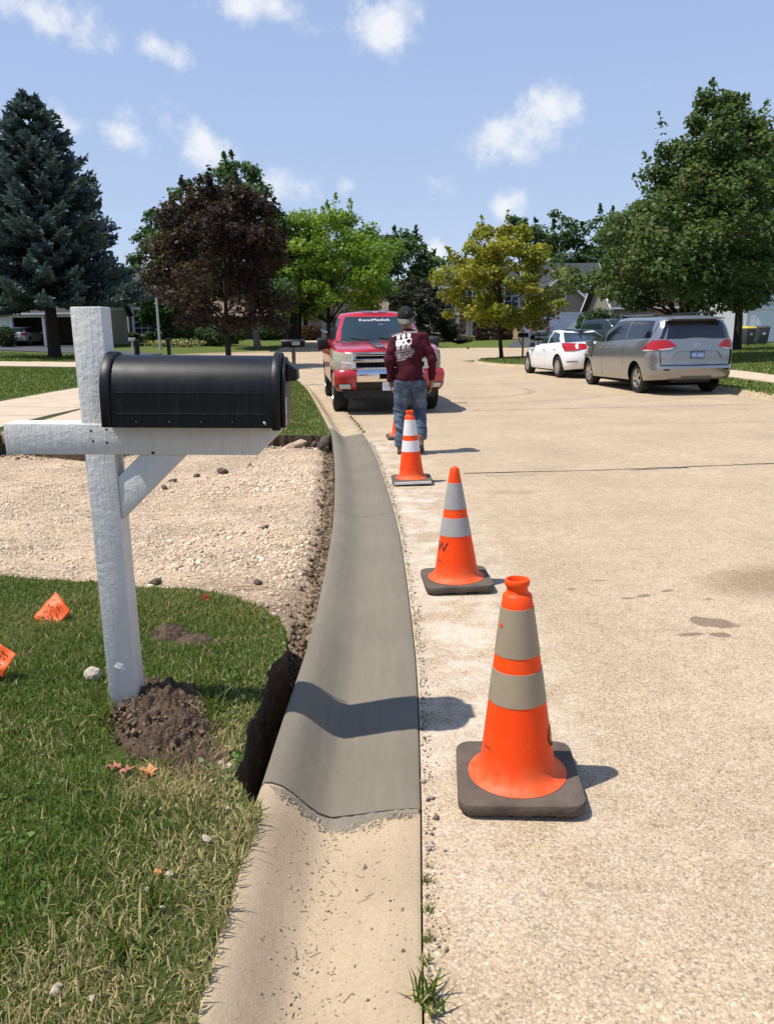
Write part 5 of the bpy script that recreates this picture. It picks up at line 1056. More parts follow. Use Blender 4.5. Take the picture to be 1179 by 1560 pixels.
# ------------------------------------------------------------------ the walking man (local: x right, y forward, z up)
from mathutils.bvhtree import BVHTree
man = thing('person', 'man in a maroon long sleeved shirt, jeans and backward cap walking towards the red pickup', 'person', (.295,9.44,0), R(-3))
def ell(mb, rings, n=28):
    """loft of horizontal ellipses (cx, cy, z, rx, ry)"""
    o = len(mb.v); k = len(rings)
    for cx, cy, z, rx, ry in rings:
        for j in range(n): a = 2*math.pi*j/n; mb.v.append((cx+rx*math.cos(a), cy+ry*math.sin(a), z))
    for i in range(k-1):
        for j in range(n): mb.f.append((o+i*n+j, o+i*n+(j+1)%n, o+(i+1)*n+(j+1)%n, o+(i+1)*n+j))
    mb.f.append(tuple(o+j for j in range(n-1,-1,-1))); mb.f.append(tuple(o+(k-1)*n+j for j in range(n))); return mb
def ball(mb, c, r, n=14):
    pr = [(math.sin(math.pi*i/n), -math.cos(math.pi*i/n)) for i in range(n+1)]; pr[0] = (.001,-1); pr[-1] = (.001,1)
    return mb.lathe(pr, 20, Matrix.Translation(c) @ Matrix.Diagonal((*((r,r,r) if isinstance(r,(int,float)) else r),1)))
def fuse(name, mb, mat, parent, vox=.012, it=6, disp=None):
    o = mb.build(name, mat, parent); md = o.modifiers.new('r','REMESH'); md.mode = 'VOXEL'; md.voxel_size = vox
    sm = o.modifiers.new('s','SMOOTH'); sm.iterations = it; sm.factor = .5; mt = [q for q in o.data.materials]; baked(o)
    if not o.data.materials:
        for q in mt: o.data.materials.append(q)
    me = o.data; n = len(me.vertices); co = np.zeros(n*3, np.float32); me.vertices.foreach_get('co', co); co = co.reshape(-1,3); no = np.zeros(n*3, np.float32); me.vertices.foreach_get('normal', no); no = no.reshape(-1,3)
    if disp is not None: co = co+no*disp(co)[:, None]; me.vertices.foreach_set('co', co.astype(np.float32).ravel())
    me.update(); me.polygons.foreach_set('use_smooth', np.ones(len(me.polygons), dtype=bool)); return o
SH = {-1: ((-.160,.02,1.355),(-.240,-.03,1.11),(-.228,.035,.885)), 1: ((.158,.02,1.375),(.258,-.01,1.12),(.254,.06,.875))}
LG = {-1: ((-.085,0,.90),(-.118,.05,.50),(-.112,-.02,.10)), 1: ((.090,0,.90),(.115,.09,.51),(.118,-.09,.17))}
mb = MB(); HC = Vector((-.048,.105,1.600))
ball(mb, HC, (.084,.104,.118)); ball(mb, HC+Vector((0,.045,-.055)), (.058,.062,.065)); mb.tube([(-.02,.03,1.36),(-.028,.06,1.47),(-.04,.095,1.56)], [.066,.060,.062], 16)
for sg in (-1,1): ball(mb, HC+Vector((sg*.078,-.01,-.015)), (.012,.022,.034)); ball(mb, HC+Vector((sg*.03,.088,.005)), (.014,.012,.010))
ball(mb, HC+Vector((0,.112,-.018)), (.014,.022,.024)); ball(mb, HC+Vector((0,.098,-.062)), (.026,.012,.012))
ell(mb, [(0,0,.86,.14,.10),(0,0,1.0,.14,.10),(0,.01,1.2,.15,.10),(0,.02,1.36,.16,.10),(-.01,.03,1.42,.10,.08)])
for sg in (-1,1):
    S_, E_, W_ = (Vector(q) for q in SH[sg]); mb.tube([S_*.9+Vector((0,0,.14)), S_, E_, W_], [.05,.055,.042,.029], 12)
    H_, K_, A_ = (Vector(q) for q in LG[sg]); mb.tube([H_+Vector((0,0,.05)), H_*.5+K_*.5, K_, K_*.5+A_*.5, A_], [.085,.08,.058,.055,.04], 14)
    # hand: palm and five bent fingers, hanging relaxed
    d = Vector((0,.10,-1)).normalized(); side = Vector((0,1,0)); inn = Vector((-sg,0,0)); pc = W_+d*.055
    mb.tube([W_-d*.03, W_+d*.01, pc, pc+d*.035], [.028,.027,.030,.024], 12); ball(mb, pc, (.020,.040,.046))
    for k, (off, ln) in enumerate(((.030,.072),(.011,.082),(-.009,.076),(-.028,.060))):
        b0 = pc+d*.035+side*off; b1 = b0+d*ln*.45+inn*.006; b2 = b1+d*ln*.35+inn*.020; b3 = b2+d*ln*.15+inn*.020; mb.tube([b0-d*.02,b0,b1,b2,b3], [.0095,.0095,.009,.0085,.006], 8)
    t0 = W_+d*.03+side*.022; mb.tube([t0, t0+side*.030+d*.022+inn*.012, t0+side*.036+d*.055+inn*.022], [.0125,.011,.008], 8)
fuse('body', mb, 'skin', man, .0055, 3)
# shirt
mb = MB(); ell(mb, [(.005,-.005,.875,.182,.142),(.005,-.005,.95,.172,.136),(.0,0,1.05,.162,.130),(0,.005,1.18,.170,.134),(0,.01,1.28,.190,.140),(-.005,.02,1.35,.175,.126),(-.012,.03,1.40,.138,.106),(-.022,.045,1.445,.092,.086),(-.027,.055,1.475,.072,.072)], 36)
for sg in (-1,1):
    S_, E_, W_ = (Vector(q) for q in SH[sg]); mb.tube([S_*.55+Vector((0,.01,.63)), S_, S_*.5+E_*.5, E_, E_*.5+W_*.5, W_+Vector((0,-.004,.02)), W_+Vector((0,0,-.012))], [.064,.070,.066,.058,.052,.048,.042], 18)
def folds(co):
    x, y, z = co.T; q = np.stack([x*5+z*3.2, z*2.2-x*1.2], 1); a = vnoise(q, 71, 3, 1.6)*.015; b = vnoise(np.stack([x*4-z*4, z*4+y*3], 1), 72, 2, 2.2)*.006
    sl = (np.abs(x) > .19)*vnoise(np.stack([z*16+x*5, y*8], 1), 73, 2, 1)*.006; return (a*(1.25-ramp01(z, 1.1, 1.42)*.9)+b+sl)
shirt = fuse('shirt', mb, 'maroon_cloth', man, .010, 5, folds)
# jeans
mb = MB(); ell(mb, [(.01,0,.80,.165,.122),(.01,-.005,.86,.165,.124),(.005,0,.95,.140,.100)], 30)
for sg in (-1,1):
    H_, K_, A_ = (Vector(q) for q in LG[sg]); mb.tube([H_+Vector((0,0,-.02)), H_*.7+K_*.3+Vector((0,-.012,0)), H_*.35+K_*.65, K_, K_*.55+A_*.45+Vector((0,-.012,0)), K_*.15+A_*.85, A_+Vector((0,0,-.015 if sg < 0 else .03))], [.108,.106,.092,.082,.078,.074,.076], 18)
def jf(co):
    x, y, z = co.T; k = 1-ramp01(z, .25, .62); kn = np.exp(-((z-.5)/.13)**2); return vnoise(np.stack([z*20+x*6, x*5+y*5], 1), 81, 3, 1)*(.004+.012*k+.007*kn)+vnoise(np.stack([x*9, z*7], 1), 82, 3, 1.2)*.005
jeans = fuse('jeans', mb, 'denim', man, .010, 4, jf)
bv = BVHTree.FromObject(jeans, bpy.context.evaluated_depsgraph_get()); bvs = BVHTree.FromObject(shirt, bpy.context.evaluated_depsgraph_get())
def wrap_back(mb, name, mat, parent, bvh, e=.003, sub=0):
    """lay a flat x-z drawing onto the back surface"""
    out = MB(); out.f = mb.f
    for x, y, z in mb.v:
        h_ = bvh.ray_cast(Vector((x,-1,z)), Vector((0,1,0))); out.v.append((x, (h_[0].y if h_[0] else -.15)-e-y, z))
    return out.build(name, mat, parent)
for sg in (-1,1):
    cx = sg*.088; P_ = []; pts_ = [(-.062,.075),(.062,.075),(.058,-.055),(0,-.085),(-.058,-.055)]; G = MB()
    for i in range(5):
        (a, b), (c, d) = pts_[i], pts_[(i+1)%5]
        for k in range(5): t0, t1 = k/5, (k+1)/5; q = [(a+(c-a)*t0, b+(d-b)*t0), (a+(c-a)*t1, b+(d-b)*t1)]; o = len(G.v); G.v += [(cx+q[0][0],0,.865+q[0][1]),(cx+q[1][0],0,.865+q[1][1]),(cx+q[1][0]*.93,.0015,.865+q[1][1]*.93),(cx+q[0][0]*.93,.0015,.865+q[0][1]*.93)]; G.f.append((o,o+1,o+2,o+3))
    wrap_back(G, 'pocket_seam', 'print_black', jeans, bv, .001)
# back print: curved heading, three figures arm in arm, lines of small lettering, all on a slight slant
PRX, PRZ, SL = -.068, 1.275, math.tan(R(8))
def pr(x, z): return (PRX+x, 0, PRZ+z+x*SL)
def add_text(mb, txt, size, x0, z0, bend=0):
    me = text_mesh(txt, size, 0); o = len(mb.v)
    for v in me.vertices: mb.v.append(pr(x0+v.co.x, z0+v.co.y-bend*(v.co.x**2)))
    for p in me.polygons: mb.f.append(tuple(o+i for i in p.vertices))
    bpy.data.meshes.remove(me)
mb = MB(); add_text(mb, 'Quality Concrete', .043, .005, .155, .5); add_text(mb, 'SIDEWALKS DRIVEWAYS', .021, .01, -.052); add_text(mb, 'PATIOS FOUNDATIONS', .022, .01, -.078); add_text(mb, 'CURBS STEPS WALLS', .022, .005, -.101); add_text(mb, 'FREE ESTIMATES', .024, .01, -.125); add_text(mb, 'CONCRETE', .022, -.03, -.15)
def blob(cx, cz, rx, rz, n=12): o = len(mb.v); mb.v += [pr(cx+rx*math.cos(2*math.pi*i/n), cz+rz*math.sin(2*math.pi*i/n)) for i in range(n)]; mb.f.append(tuple(range(o, o+n)))
for k in (-1,0,1):
    cx = k*.062; blob(cx, .118, .022, .026); o = len(mb.v); mb.v += [pr(cx+a, b) for a, b in ((-.034,.07),(-.022,.088),(.022,.088),(.034,.07),(.030,.02),(.022,.02),(.020,-.035),(.003,-.035),(.002,.01),(-.002,.01),(-.003,-.035),(-.020,-.035),(-.022,.02),(-.030,.02))]; mb.f.append(tuple(range(o, o+14)))
wrap_back(mb, 'back_print', 'print_white', shirt, bvs, .004)
mb = MB(); o = 0
for k in (-1,0,1):
    for a in (-.012,.004): o = len(mb.v); mb.v += [pr(k*.062+a+u, w_) for u, w_ in ((0,-.03),(.007,-.03),(.007,.055),(0,.055))]; mb.f.append((o,o+1,o+2,o+3))
wrap_back(mb, 'figure_shading', 'maroon_cloth', shirt, bvs, .006)
# backward cap
ball_h = MB(); ball(ball_h, HC+Vector((0,-.022,-.018)), (.079,.088,.072)); ball_h.build('hair', 'hair', man, smooth=True)
mb = MB(); mb.lathe([(.001,.098),(.035,.094),(.068,.072),(.088,.035),(.094,.0),(.094,-.012),(.088,-.012),(.086,0)], 28, Matrix.Translation(HC+Vector((0,-.004,.030))) @ Matrix.Rotation(R(14),4,'X') @ Matrix.Diagonal((1.06,1.22,1.10,1)))
cap = mb.build('cap', 'cap_cloth', man, smooth=True); G = np.zeros((13,5,3))
for i in range(13):
    a = math.pi*(1+i/12)
    for j in range(5): t = j/4; rr_ = 1+.0*t; G[i,j] = (HC.x+.096*math.cos(a)*(1+.02*t), HC.y-.004+.108*math.sin(a)*(.96+t*.42*abs(math.sin(a))**.7), HC.z-.006-.066*t*abs(math.sin(a))**.8-.004*t)
br = MB().grid(G).build('brim', 'cap_brim', cap, smooth=True); md = br.modifiers.new('t','SOLIDIFY'); md.thickness = .004
me = text_mesh('S', .05, .001); o = link('emblem', me, 'cap_brim', cap); o.location = HC+Vector((.012,-.121,.062)); o.rotation_euler = (R(66),0,0)
# boots
for sg in (-1,1):
    A_ = Vector(LG[sg][2]); mb = MB(); 
    if sg < 0: T_ = Vector((A_.x-.01, A_.y+.20, .035)); hz = .035
    else: T_ = Vector((A_.x+.005, A_.y+.17, .035)); hz = .115
    heel = Vector((A_.x, A_.y-.035, hz)); mb.tube([A_+Vector((0,0,.07)), A_+Vector((0,-.005,.0)), heel+Vector((0,.02,.02))], [.052,.050,.045], 14)
    ball(mb, heel+Vector((0,.015,.008)), (.042,.052,.040)); ball(mb, heel*.5+T_*.5+Vector((0,0,.022)), (.046,.085,.040)); ball(mb, T_+Vector((0,-.02,.008)), (.048,.070,.038))
    bt = fuse('boot', mb, 'boot', man, .008, 4)
    so = MB(); dirv = (T_-heel)
    for t0, t1 in ((0,.5),(.5,1)):
        a, b = heel+dirv*t0, heel+dirv*t1; so.add([(a.x-.04,a.y-.045*(t0==0),a.z-.034),(a.x+.04,a.y-.045*(t0==0),a.z-.034),(b.x+.045,b.y+.045*(t1==1),b.z-.034),(b.x-.045,b.y+.045*(t1==1),b.z-.034)]+[(a.x-.04,a.y-.045*(t0==0),a.z-.016),(a.x+.04,a.y-.045*(t0==0),a.z-.016),(b.x+.045,b.y+.045*(t1==1),b.z-.016),(b.x-.045,b.y+.045*(t1==1),b.z-.016)], [(3,2,1,0),(4,5,6,7),(0,1,5,4),(1,2,6,5),(2,3,7,6),(3,0,4,7)])
    so.build('sole', 'sole', bt)

# ------------------------------------------------------------------ houses (local: front faces -y, origin on the ground at the front)
def rot90x(): return Matrix.Rotation(R(90), 4, 'X')
class House:
    def __init__(s, label, x, y, rz=0, z=None, name='house'):
        s.o = thing(name, label, 'house', (x, y, (hl(x, y) if z is None else z)-.05), R(rz))
    def box(s, name, mat, *a, parent=None, bevel=0): return MB().box(*a).build(name, mat, parent or s.o, bevel=bevel)
    def gable(s, mat, x0, x1, y0, y1, z, rise, axis='x', over=.4, wall=None, th=.16, trim='white_trim'):
        """ridge along axis; slabs, gable walls and white rake boards"""
        if axis == 'x': a0, a1, b0, b1 = x0-over, x1+over, y0, y1
        else: a0, a1, b0, b1 = y0-over, y1+over, x0, x1
        bm_, hw = (b0+b1)/2, (b1-b0)/2; sl = rise/hw; k = lambda a, b, zz: (a, b, zz) if axis == 'x' else (b, a, zz); roof = None
        for sg in (-1,1):
            be = bm_+sg*(hw+over); ze = z-over*sl; zr = z+rise
            r_ = MB().add([k(a0,be,ze),k(a1,be,ze),k(a1,bm_,zr),k(a0,bm_,zr),k(a0,be,ze-th),k(a1,be,ze-th),k(a1,bm_,zr-th),k(a0,bm_,zr-th)], [(0,1,2,3),(7,6,5,4),(0,4,5,1),(1,5,6,2),(2,6,7,3),(3,7,4,0)]).build('roof', mat, s.o, merge=1e-5); roof = roof or r_
            for ae in (a0, a1):
                d = -.03 if ae == a0 else .03; MB().add([k(ae+d,be,ze-th-.06),k(ae+d,be,ze+.02),k(ae+d,bm_,zr+.02),k(ae+d,bm_,zr-th-.06),k(ae,be,ze-th-.06),k(ae,be,ze+.02),k(ae,bm_,zr+.02),k(ae,bm_,zr-th-.06)], [(0,1,2,3),(7,6,5,4),(0,4,5,1),(1,5,6,2),(2,6,7,3),(3,7,4,0)]).build('rake_board', trim, r_, merge=1e-5)
            gb_ = MB().bar(k(a0,be+sg*.05,ze-.08), k(a1,be+sg*.05,ze-.08), .12, .12); gb_.build('gutter', trim, r_)
        if wall:
            for ae in ((x0,x1) if axis == 'x' else (y0,y1)):
                d = .2 if ae in (x0, y0) else -.2; MB().add([k(ae,b0,z),k(ae,b1,z),k(ae,bm_,z+rise-th),k(ae+d,b0,z),k(ae+d,b1,z),k(ae+d,bm_,z+rise-th)], [(0,1,2),(5,4,3),(0,3,4,1),(1,4,5,2),(2,5,3,0)]).build('gable_wall', wall, s.o, merge=1e-5)
        return roof
    def hip(s, mat, x0, x1, y0, y1, z, rise, over=.4, trim='white_trim'):
        x0, x1, y0, y1 = x0-over, x1+over, y0-over, y1+over; hd = (y1-y0)/2; ym = (y0+y1)/2; r_ = MB().add([(x0,y0,z),(x1,y0,z),(x1,y1,z),(x0,y1,z),(x0+hd*.55,ym,z+rise),(x1-hd*.55,ym,z+rise)], [(0,1,5,4),(1,2,5),(2,3,4,5),(3,0,4),(3,2,1,0)]).build('roof', mat, s.o)
        MB().box(x0-.05,x1+.05,y0-.1,y0-.004,z-.18,z+.02).build('gutter', trim, r_); MB().box(x0-.1,x0-.004,y0,y1,z-.18,z+.02).build('gutter', trim, r_); return r_
    def win(s, cx, z0, z1, w, y, nx=1, nz=2, shut=False, trim='white_trim', fw_=.09):
        f = MB(); x0, x1 = cx-w/2, cx+w/2
        f.box(x0-fw_,x0,y-.06,y+.04,z0-fw_,z1+fw_).box(x1,x1+fw_,y-.06,y+.04,z0-fw_,z1+fw_).box(x0,x1,y-.06,y+.04,z1,z1+fw_).box(x0-.05,x1+.05,y-.10,y+.04,z0-fw_,z0)
        f = f.build('window', trim, s.o); MB().box(x0,x1,y-.02,y+.03,z0,z1).build('pane', 'house_glass', f)
        for i in range(1, nx): xx = x0+w*i/nx; MB().box(xx-.025,xx+.025,y-.045,y-.015,z0,z1).build('muntin', trim, f)
        for i in range(1, nz): zz = z0+(z1-z0)*i/nz; MB().box(x0,x1,y-.043,y-.016,zz-.025,zz+.025).build('muntin', trim, f)
        if shut:
            for sg in (-1,1): xc = cx+sg*(w/2+fw_+.2); MB().box(xc-.19,xc+.19,y-.05,y+.02,z0-.05,z1+.05).build('shutter', 'shutter', s.o)
        return f
    def garage(s, cx, w, z1, y, mat='garage_white', trim='white_trim', rows=4, cols=4):
        x0, x1 = cx-w/2, cx+w/2; f = MB().box(x0-.16,x0,y-.06,y+.05,0,z1+.18).box(x1,x1+.16,y-.06,y+.05,0,z1+.18).box(x0,x1,y-.06,y+.05,z1,z1+.18).build('garage_frame', trim, s.o)
        d = MB().box(x0,x1,y-.01,y+.045,0,z1).build('garage_door', mat, s.o)
        for r_ in range(rows):
            for c in range(cols): a = x0+w*c/cols; zz = z1*r_/rows; MB().box(a+.05,a+w/cols-.05,y-.022,y-.008,zz+.05,zz+z1/rows-.04).build('panel', mat, d)
    def opening(s, cx, w, z1, y, depth=5.5, trim='white_trim'):
        x0, x1 = cx-w/2, cx+w/2; MB().box(x0-.18,x0,y-.06,y+.06,0,z1+.2).box(x1,x1+.18,y-.06,y+.06,0,z1+.2).box(x0,x1,y-.06,y+.06,z1,z1+.2).build('garage_frame', trim, s.o)

# white sided house with open garage, behind the spruce
H = House('white sided house with open garage bays behind the blue spruce', -31, 65)
for a in ((-12,1.0),(3.42,3.9),(6.32,7.4)): H.box('wall', 'white_siding' if a[0] < 0 else 'cream_siding', a[0], a[1], 0, .25, 0, 2.75)
H.box('wall', 'cream_siding', -12, 7.4, -.003, .25, 2.35, 3.0); H.box('wall', 'white_siding', -12, -11.75, .25, 9, 0, 3); H.box('wall', 'cream_siding', 7.15, 7.4, .25, 9, 0, 3); H.box('wall', 'cream_siding', -11.75, 7.15, 8.7, 9, 0, 3)
H.box('garage_floor', 'walk_concrete', -11.7, 7.1, .0, 8.6, -.1, .05); H.opening(2.2, 2.42, 2.3, 0); H.opening(5.1, 2.42, 2.3, 0)
H.gable('grey_shingle', -12, 7.4, 0, 9, 3.0, 3.2, 'x', .5, 'white_siding')
# brick house with tall white gable window
H = House('brown brick house with a tall white framed gable window', -26.0, 78)
H.box('wall', 'brown_brick', -8, 7.2, 0, 9, 0, 3.6); H.hip('dark_shingle', -8, 7.2, 0, 9, 3.6, 3.6)
H.box('wall', 'brown_brick', 1.7, 5.2, -1.2, .05, 0, 3.7); H.gable('dark_shingle', 1.7, 5.2, -1.2, 2, 3.7, 1.25, 'y', .35, 'white_siding')
H.win(3.15, .75, 3.0, 1.9, -1.22, 3, 4, fw_=.22); H.win(3.15, 3.25, 3.75, 1.9, -1.22, 3, 1, fw_=.16)
for sx in (1.55, 4.75): H.box('column', 'white_trim', sx-.14, sx+.14, -1.42, -1.21, 0, 3.75)
H.win(-2.5, 1, 2.4, 1.5, -.02, 2, 2); H.win(-5.5, 1, 2.4, 1.2, -.02, 2, 2); H.box('door', 'door_dark', .3, 1.2, -.05, .05, 0, 2.1)
# low brick ranch with tan garage
H = House('low dark brick ranch house with tan trim and brown roof', -11, 85)
H.box('wall', 'dark_brick', -10.5, 3.2, 0, 9, 0, 2.9); H.gable('brown_shingle', -10.5, 10.8, 0, 9, 2.9, 2.6, 'x', .6, 'beige_siding', trim='garage_tan')
H.box('wall', 'tan_brick', 3.2, 10.4, -3, 6, 0, 2.9); H.gable('brown_shingle', 3.2, 10.4, -3, 5, 2.9, 2.4, 'y', .5, 'beige_siding', trim='garage_tan')
H.garage(7.2, 4.9, 2.3, -3.03, 'garage_tan', 'garage_tan'); H.box('column', 'tan_brick', 3.25, 3.9, -3.12, -3.01, 0, 2.6)
H.win(-1.6, .9, 2.4, 1.2, -.02, 1, 3, trim='garage_tan'); H.win(-6, .9, 2.3, 1.8, -.02, 2, 2, trim='garage_tan'); H.box('door', 'door_dark', 1.2, 2.2, -.05, .05, 0, 2.1)
for x in (.9, 2.4): H.box('column', 'garage_tan', x-.1, x+.1, -.9, -.7, 0, 2.75)
H.box('front_panel', 'beige_siding', -9.8, -7.6, -.06, .0, .0, 1.7)
# two storey house with white garage
H = House('two storey tan house with grey roof and white double garage', 4.8, 80, z=.55)
H.box('wall', 'tan_siding', 0, 9.5, 0, 9, 2.7, 5.15); H.box('wall', 'tan_brick', 0, 9.5, 0, 9, 0, 2.7); H.hip('grey_shingle', 0, 9.5, 0, 9, 5.15, 2.6, .45)
H.box('wall', 'tan_siding', 2.35, 6.0, -.5, .0, 2.7, 5.15); H.gable('grey_shingle', 2.35, 6.0, -.5, 4.5, 5.15, 2.0, 'y', .4, 'tan_siding'); H.box('band_board', 'white_trim', -.05, 2.3, -.08, .0, 2.62, 2.8)
H.win(1.05, 3.1, 4.75, 1.55, -.02, 3, 2); H.win(3.35, 3.2, 4.7, .95, -.52, 2, 3, True); H.win(5.2, 3.2, 4.7, .9, -.52, 2, 3); H.win(7.8, 3.2, 4.7, 1.3, -.02, 2, 3)
H.win(.55, .75, 2.1, .55, -.02, 2, 3); H.win(1.25, .75, 2.1, .65, -.02, 2, 3); H.win(1.95, .75, 2.1, .5, -.02, 2, 3); H.win(6.3, .9, 2.1, 3.2, -.02, 4, 2)
H.box('door', 'door_dark', 4.0, 4.85, -.05, .04, .12, 2.15); H.box('door_frame', 'white_trim', 3.75, 3.98, -.07, .04, 0, 2.35); H.box('door_frame', 'white_trim', 4.87, 5.1, -.07, .04, 0, 2.35); H.box('sidelight', 'white_trim', 3.3, 3.7, -.05, .04, .1, 2.2)
pr_ = MB().add([(2.0,-2.0,2.6),(5.6,-2.0,2.6),(5.6,0,3.4),(2.0,0,3.4),(2.0,-2.0,2.45),(5.6,-2.0,2.45),(5.6,0,2.45),(2.0,0,2.45)], [(0,1,2,3),(7,6,5,4),(0,4,5,1),(1,5,6,2),(2,6,7,3),(3,7,4,0)]).build('porch_roof', 'grey_shingle', H.o); MB().box(1.95,5.65,-2.1,-2.01,2.42,2.66).build('gutter', 'white_trim', pr_)
for x in (2.35, 5.4): H.box('porch_column', 'white_trim', x-.13, x+.13, -1.95, -1.69, 0, 2.45)
H.box('porch_step', 'walk_concrete', 2.2, 5.5, -2.1, 0, 0, .14)
H.box('wall', 'grey_siding', 9.5, 17.2, 1, 9, 0, 4.6); H.gable('grey_shingle', 9.5, 17.2, .6, 9, 4.6, 3.0, 'x', .3, 'grey_siding'); H.win(16.2, 4.0, 4.5, .5, .98, 1, 2)
H.box('wall', 'tan_brick', 7.95, 15.4, -4, 1, 0, 2.75); H.gable('grey_shingle', 7.95, 15.4, -4, 1, 2.75, 3.1, 'y', .4, 'tan_siding'); H.garage(11.2, 5.4, 2.3, -4.03, rows=4, cols=6); H.win(11.7, 3.6, 4.6, .9, -4.02, 2, 2)
# brick house behind the big maple
H = House('tan and red brick house with an open garage behind the big maple', 17.2, 60)
H.box('wall', 'tan_siding', 0, 3.2, 0, .3, 2.25, 3.1); H.box('wall', 'tan_siding', 0, .5, 0, .3, 0, 2.25); H.box('wall', 'red_brick', 2.9, 4.4, -.2, .3, 0, 3.1); H.box('wall', 'tan_siding', 0, .25, .3, 8, 0, 3.1); H.box('garage_back', 'cream_siding', .25, 4.4, 6, 6.2, 0, 3.1)
H.opening(1.7, 2.3, 2.1, 0); H.box('wall', 'red_brick', 4.4, 10.5, 0, 8, 0, 3.1); H.gable('dark_shingle', 0, 10.5, 0, 8, 3.1, 2.6, 'x', .5, 'tan_siding'); H.win(5.8, .9, 2.3, 1.3, -.02, 2, 2); H.win(7.8, .9, 2.3, .8, -.02, 2, 2); H.box('column', 'wood_orange', 8.9, 9.1, -.9, -.7, 0, 2.6); H.box('door', 'door_dark', 9.3, 10.2, -.05, .04, 0, 2.1)
# white house at the right edge
H = House('white garage house with pale grey roof beside the two bins', 23.2, 52)
H.box('wall', 'white_siding', 0, 12, 0, 9, 0, 5.3); H.gable('blue_shingle', 0, 12, 0, 9, 5.3, 2.4, 'x', .5, 'white_siding'); H.garage(1.5, 2.5, 2.2, -.03); H.garage(4.6, 2.5, 2.2, -.03); H.win(2, 3.4, 4.7, 1.3, -.02, 2, 2); H.win(5, 3.4, 4.7, 1.3, -.02, 2, 2); H.box('band_board', 'tan_brick', 2.95, 3.15, -.05, 0, 0, 2.4)

# ------------------------------------------------------------------ street furniture
z0 = hl(-17.4, 62); t = thing('street_lamp', 'tall grey street lamp with a curved arm and cobra head', 'street lamp', (-17.4,62,z0))
MB().tube([(0,0,-.2),(0,0,3),(0,0,5.7)], [.11,.095,.075], 12).build('pole', 'zinc', t, smooth=R(40)); MB().tube([(0,0,5.55),(.4,-.05,5.85),(1.0,-.1,5.98),(1.35,-.12,6.0)], [.05,.045,.04,.04], 8).build('arm', 'zinc', t, smooth=True)
hd = MB(); hd.lathe([(.001,-.42),(.07,-.40),(.13,-.2),(.15,.1),(.12,.3),(.06,.4),(.001,.42)], 16, Matrix.Translation((1.6,-.13,6.0)) @ Matrix.Rotation(R(90),4,'Y') @ Matrix.Diagonal((.55,1,1,1))); hd.build('lamp_head', 'alloy', t, smooth=True)
def small_box(label, x, y, z, post_m, box_m, hgt=1.1, ln=.5, rz=0, number=None, pw=.09, pale=False):
    t = thing('roadside_mailbox', label, 'mailbox', (x,y,z), R(rz)); MB().box(-pw/2,pw/2,-pw/2,pw/2,-.2,hgt).build('post', post_m, t, bevel=.006)
    b_ = MB().prism(arch(.085,.14,.215), -ln/2, ln/2, Matrix.Translation((0,0,hgt-.03)) @ ryz).build('box', box_m, t, bevel=.006, smooth=R(35)); MB().prism(arch(.092,.14,.222), ln/2-.03, ln/2+.012, Matrix.Translation((0,0,hgt-.03)) @ ryz).build('door', box_m, t, bevel=.004, smooth=R(35))
    MB().box(-ln*.2,-ln*.2+.03,-.108,-.094,hgt+.02,hgt+.13).build('signal_flag', box_m, t)
    if number:
        pl = MB().box(-.02,.19,-.092,-.0865,hgt+.03,hgt+.12).build('number_plate', 'print_grey', b_); me = text_mesh(number, .095, .001); o = link('number', me, 'print_black', pl); o.matrix_local = Matrix.Translation((.085,-.0935,hgt+.075)) @ Matrix(((1,0,0,0),(0,0,-1,0),(0,1,0,0),(0,0,0,1)))
    return t
small_box('black mailbox with white house number on a thin brown post at the verge', -2.57, 22.5, hl(-2.57,22.5), 'wood_post', 'black_plastic', .98, .64, 0, '8652', .10)
small_box('pale grey mailbox on a thin post near the street lamp', -16.4, 52, hl(-16.4,52), 'zinc', 'zinc', .95, .45, 60)
small_box('dark mailbox on a thick dark post near the street lamp', -13.9, 51.5, .1, 'black_trim', 'black_trim', .95, .5, 75, None, .18)
small_box('dark mailbox on a pale wooden post behind the white sedan', 6.98, 40.4, hr(6.98,40.4), 'pale_wood', 'black_plastic', 1.0, .5, 5)
o = C.objects['roadside_mailbox.003']; MB().box(-.05,.05,-.05,.05,.9,1.35).build('post', 'pale_wood', o); MB().bar((-.03,0,.55),(-.25,0,.92),.06,.06).build('brace', 'pale_wood', o)
def bin_(x, y, rz, lid, label):
    t = thing('wheelie_bin', label, 'bin', (x,y,hr(x,y)), R(rz)); b = MB().add([(-.26,-.30,.06),(.26,-.30,.06),(.26,.28,.06),(-.26,.28,.06),(-.33,-.40,1.0),(.33,-.40,1.0),(.33,.36,1.0),(-.33,.36,1.0)],[(3,2,1,0),(4,5,6,7),(0,1,5,4),(1,2,6,5),(2,3,7,6),(3,0,4,7)]).build('bin_body', 'bin_grey', t, bevel=.03, smooth=R(40))
    MB().add([(-.35,-.43,1.0),(.35,-.43,1.0),(.35,.42,1.0),(-.35,.42,1.0),(-.30,-.36,1.10),(.30,-.36,1.10),(.30,.38,1.13),(-.30,.38,1.13)],[(3,2,1,0),(4,5,6,7),(0,1,5,4),(1,2,6,5),(2,3,7,6),(3,0,4,7)]).build('lid', lid, t, bevel=.02, smooth=R(40))
    for sx in (-.27,.27): MB().lathe([(0,-.03),(.13,-.03),(.14,0),(.13,.03),(0,.03)], 16, Matrix.Translation((sx,.26,.14)) @ Matrix.Rotation(R(90),4,'Y')).build('wheel', 'rubber', t)
    MB().box(-.08,.08,-.385,-.36,.60,.72).build('sticker', 'print_grey', t); MB().tube([(-.3,.42,.98),(-.3,.48,1.0),(.3,.48,1.0),(.3,.42,.98)], .016, 6).build('handle', 'bin_grey', t)
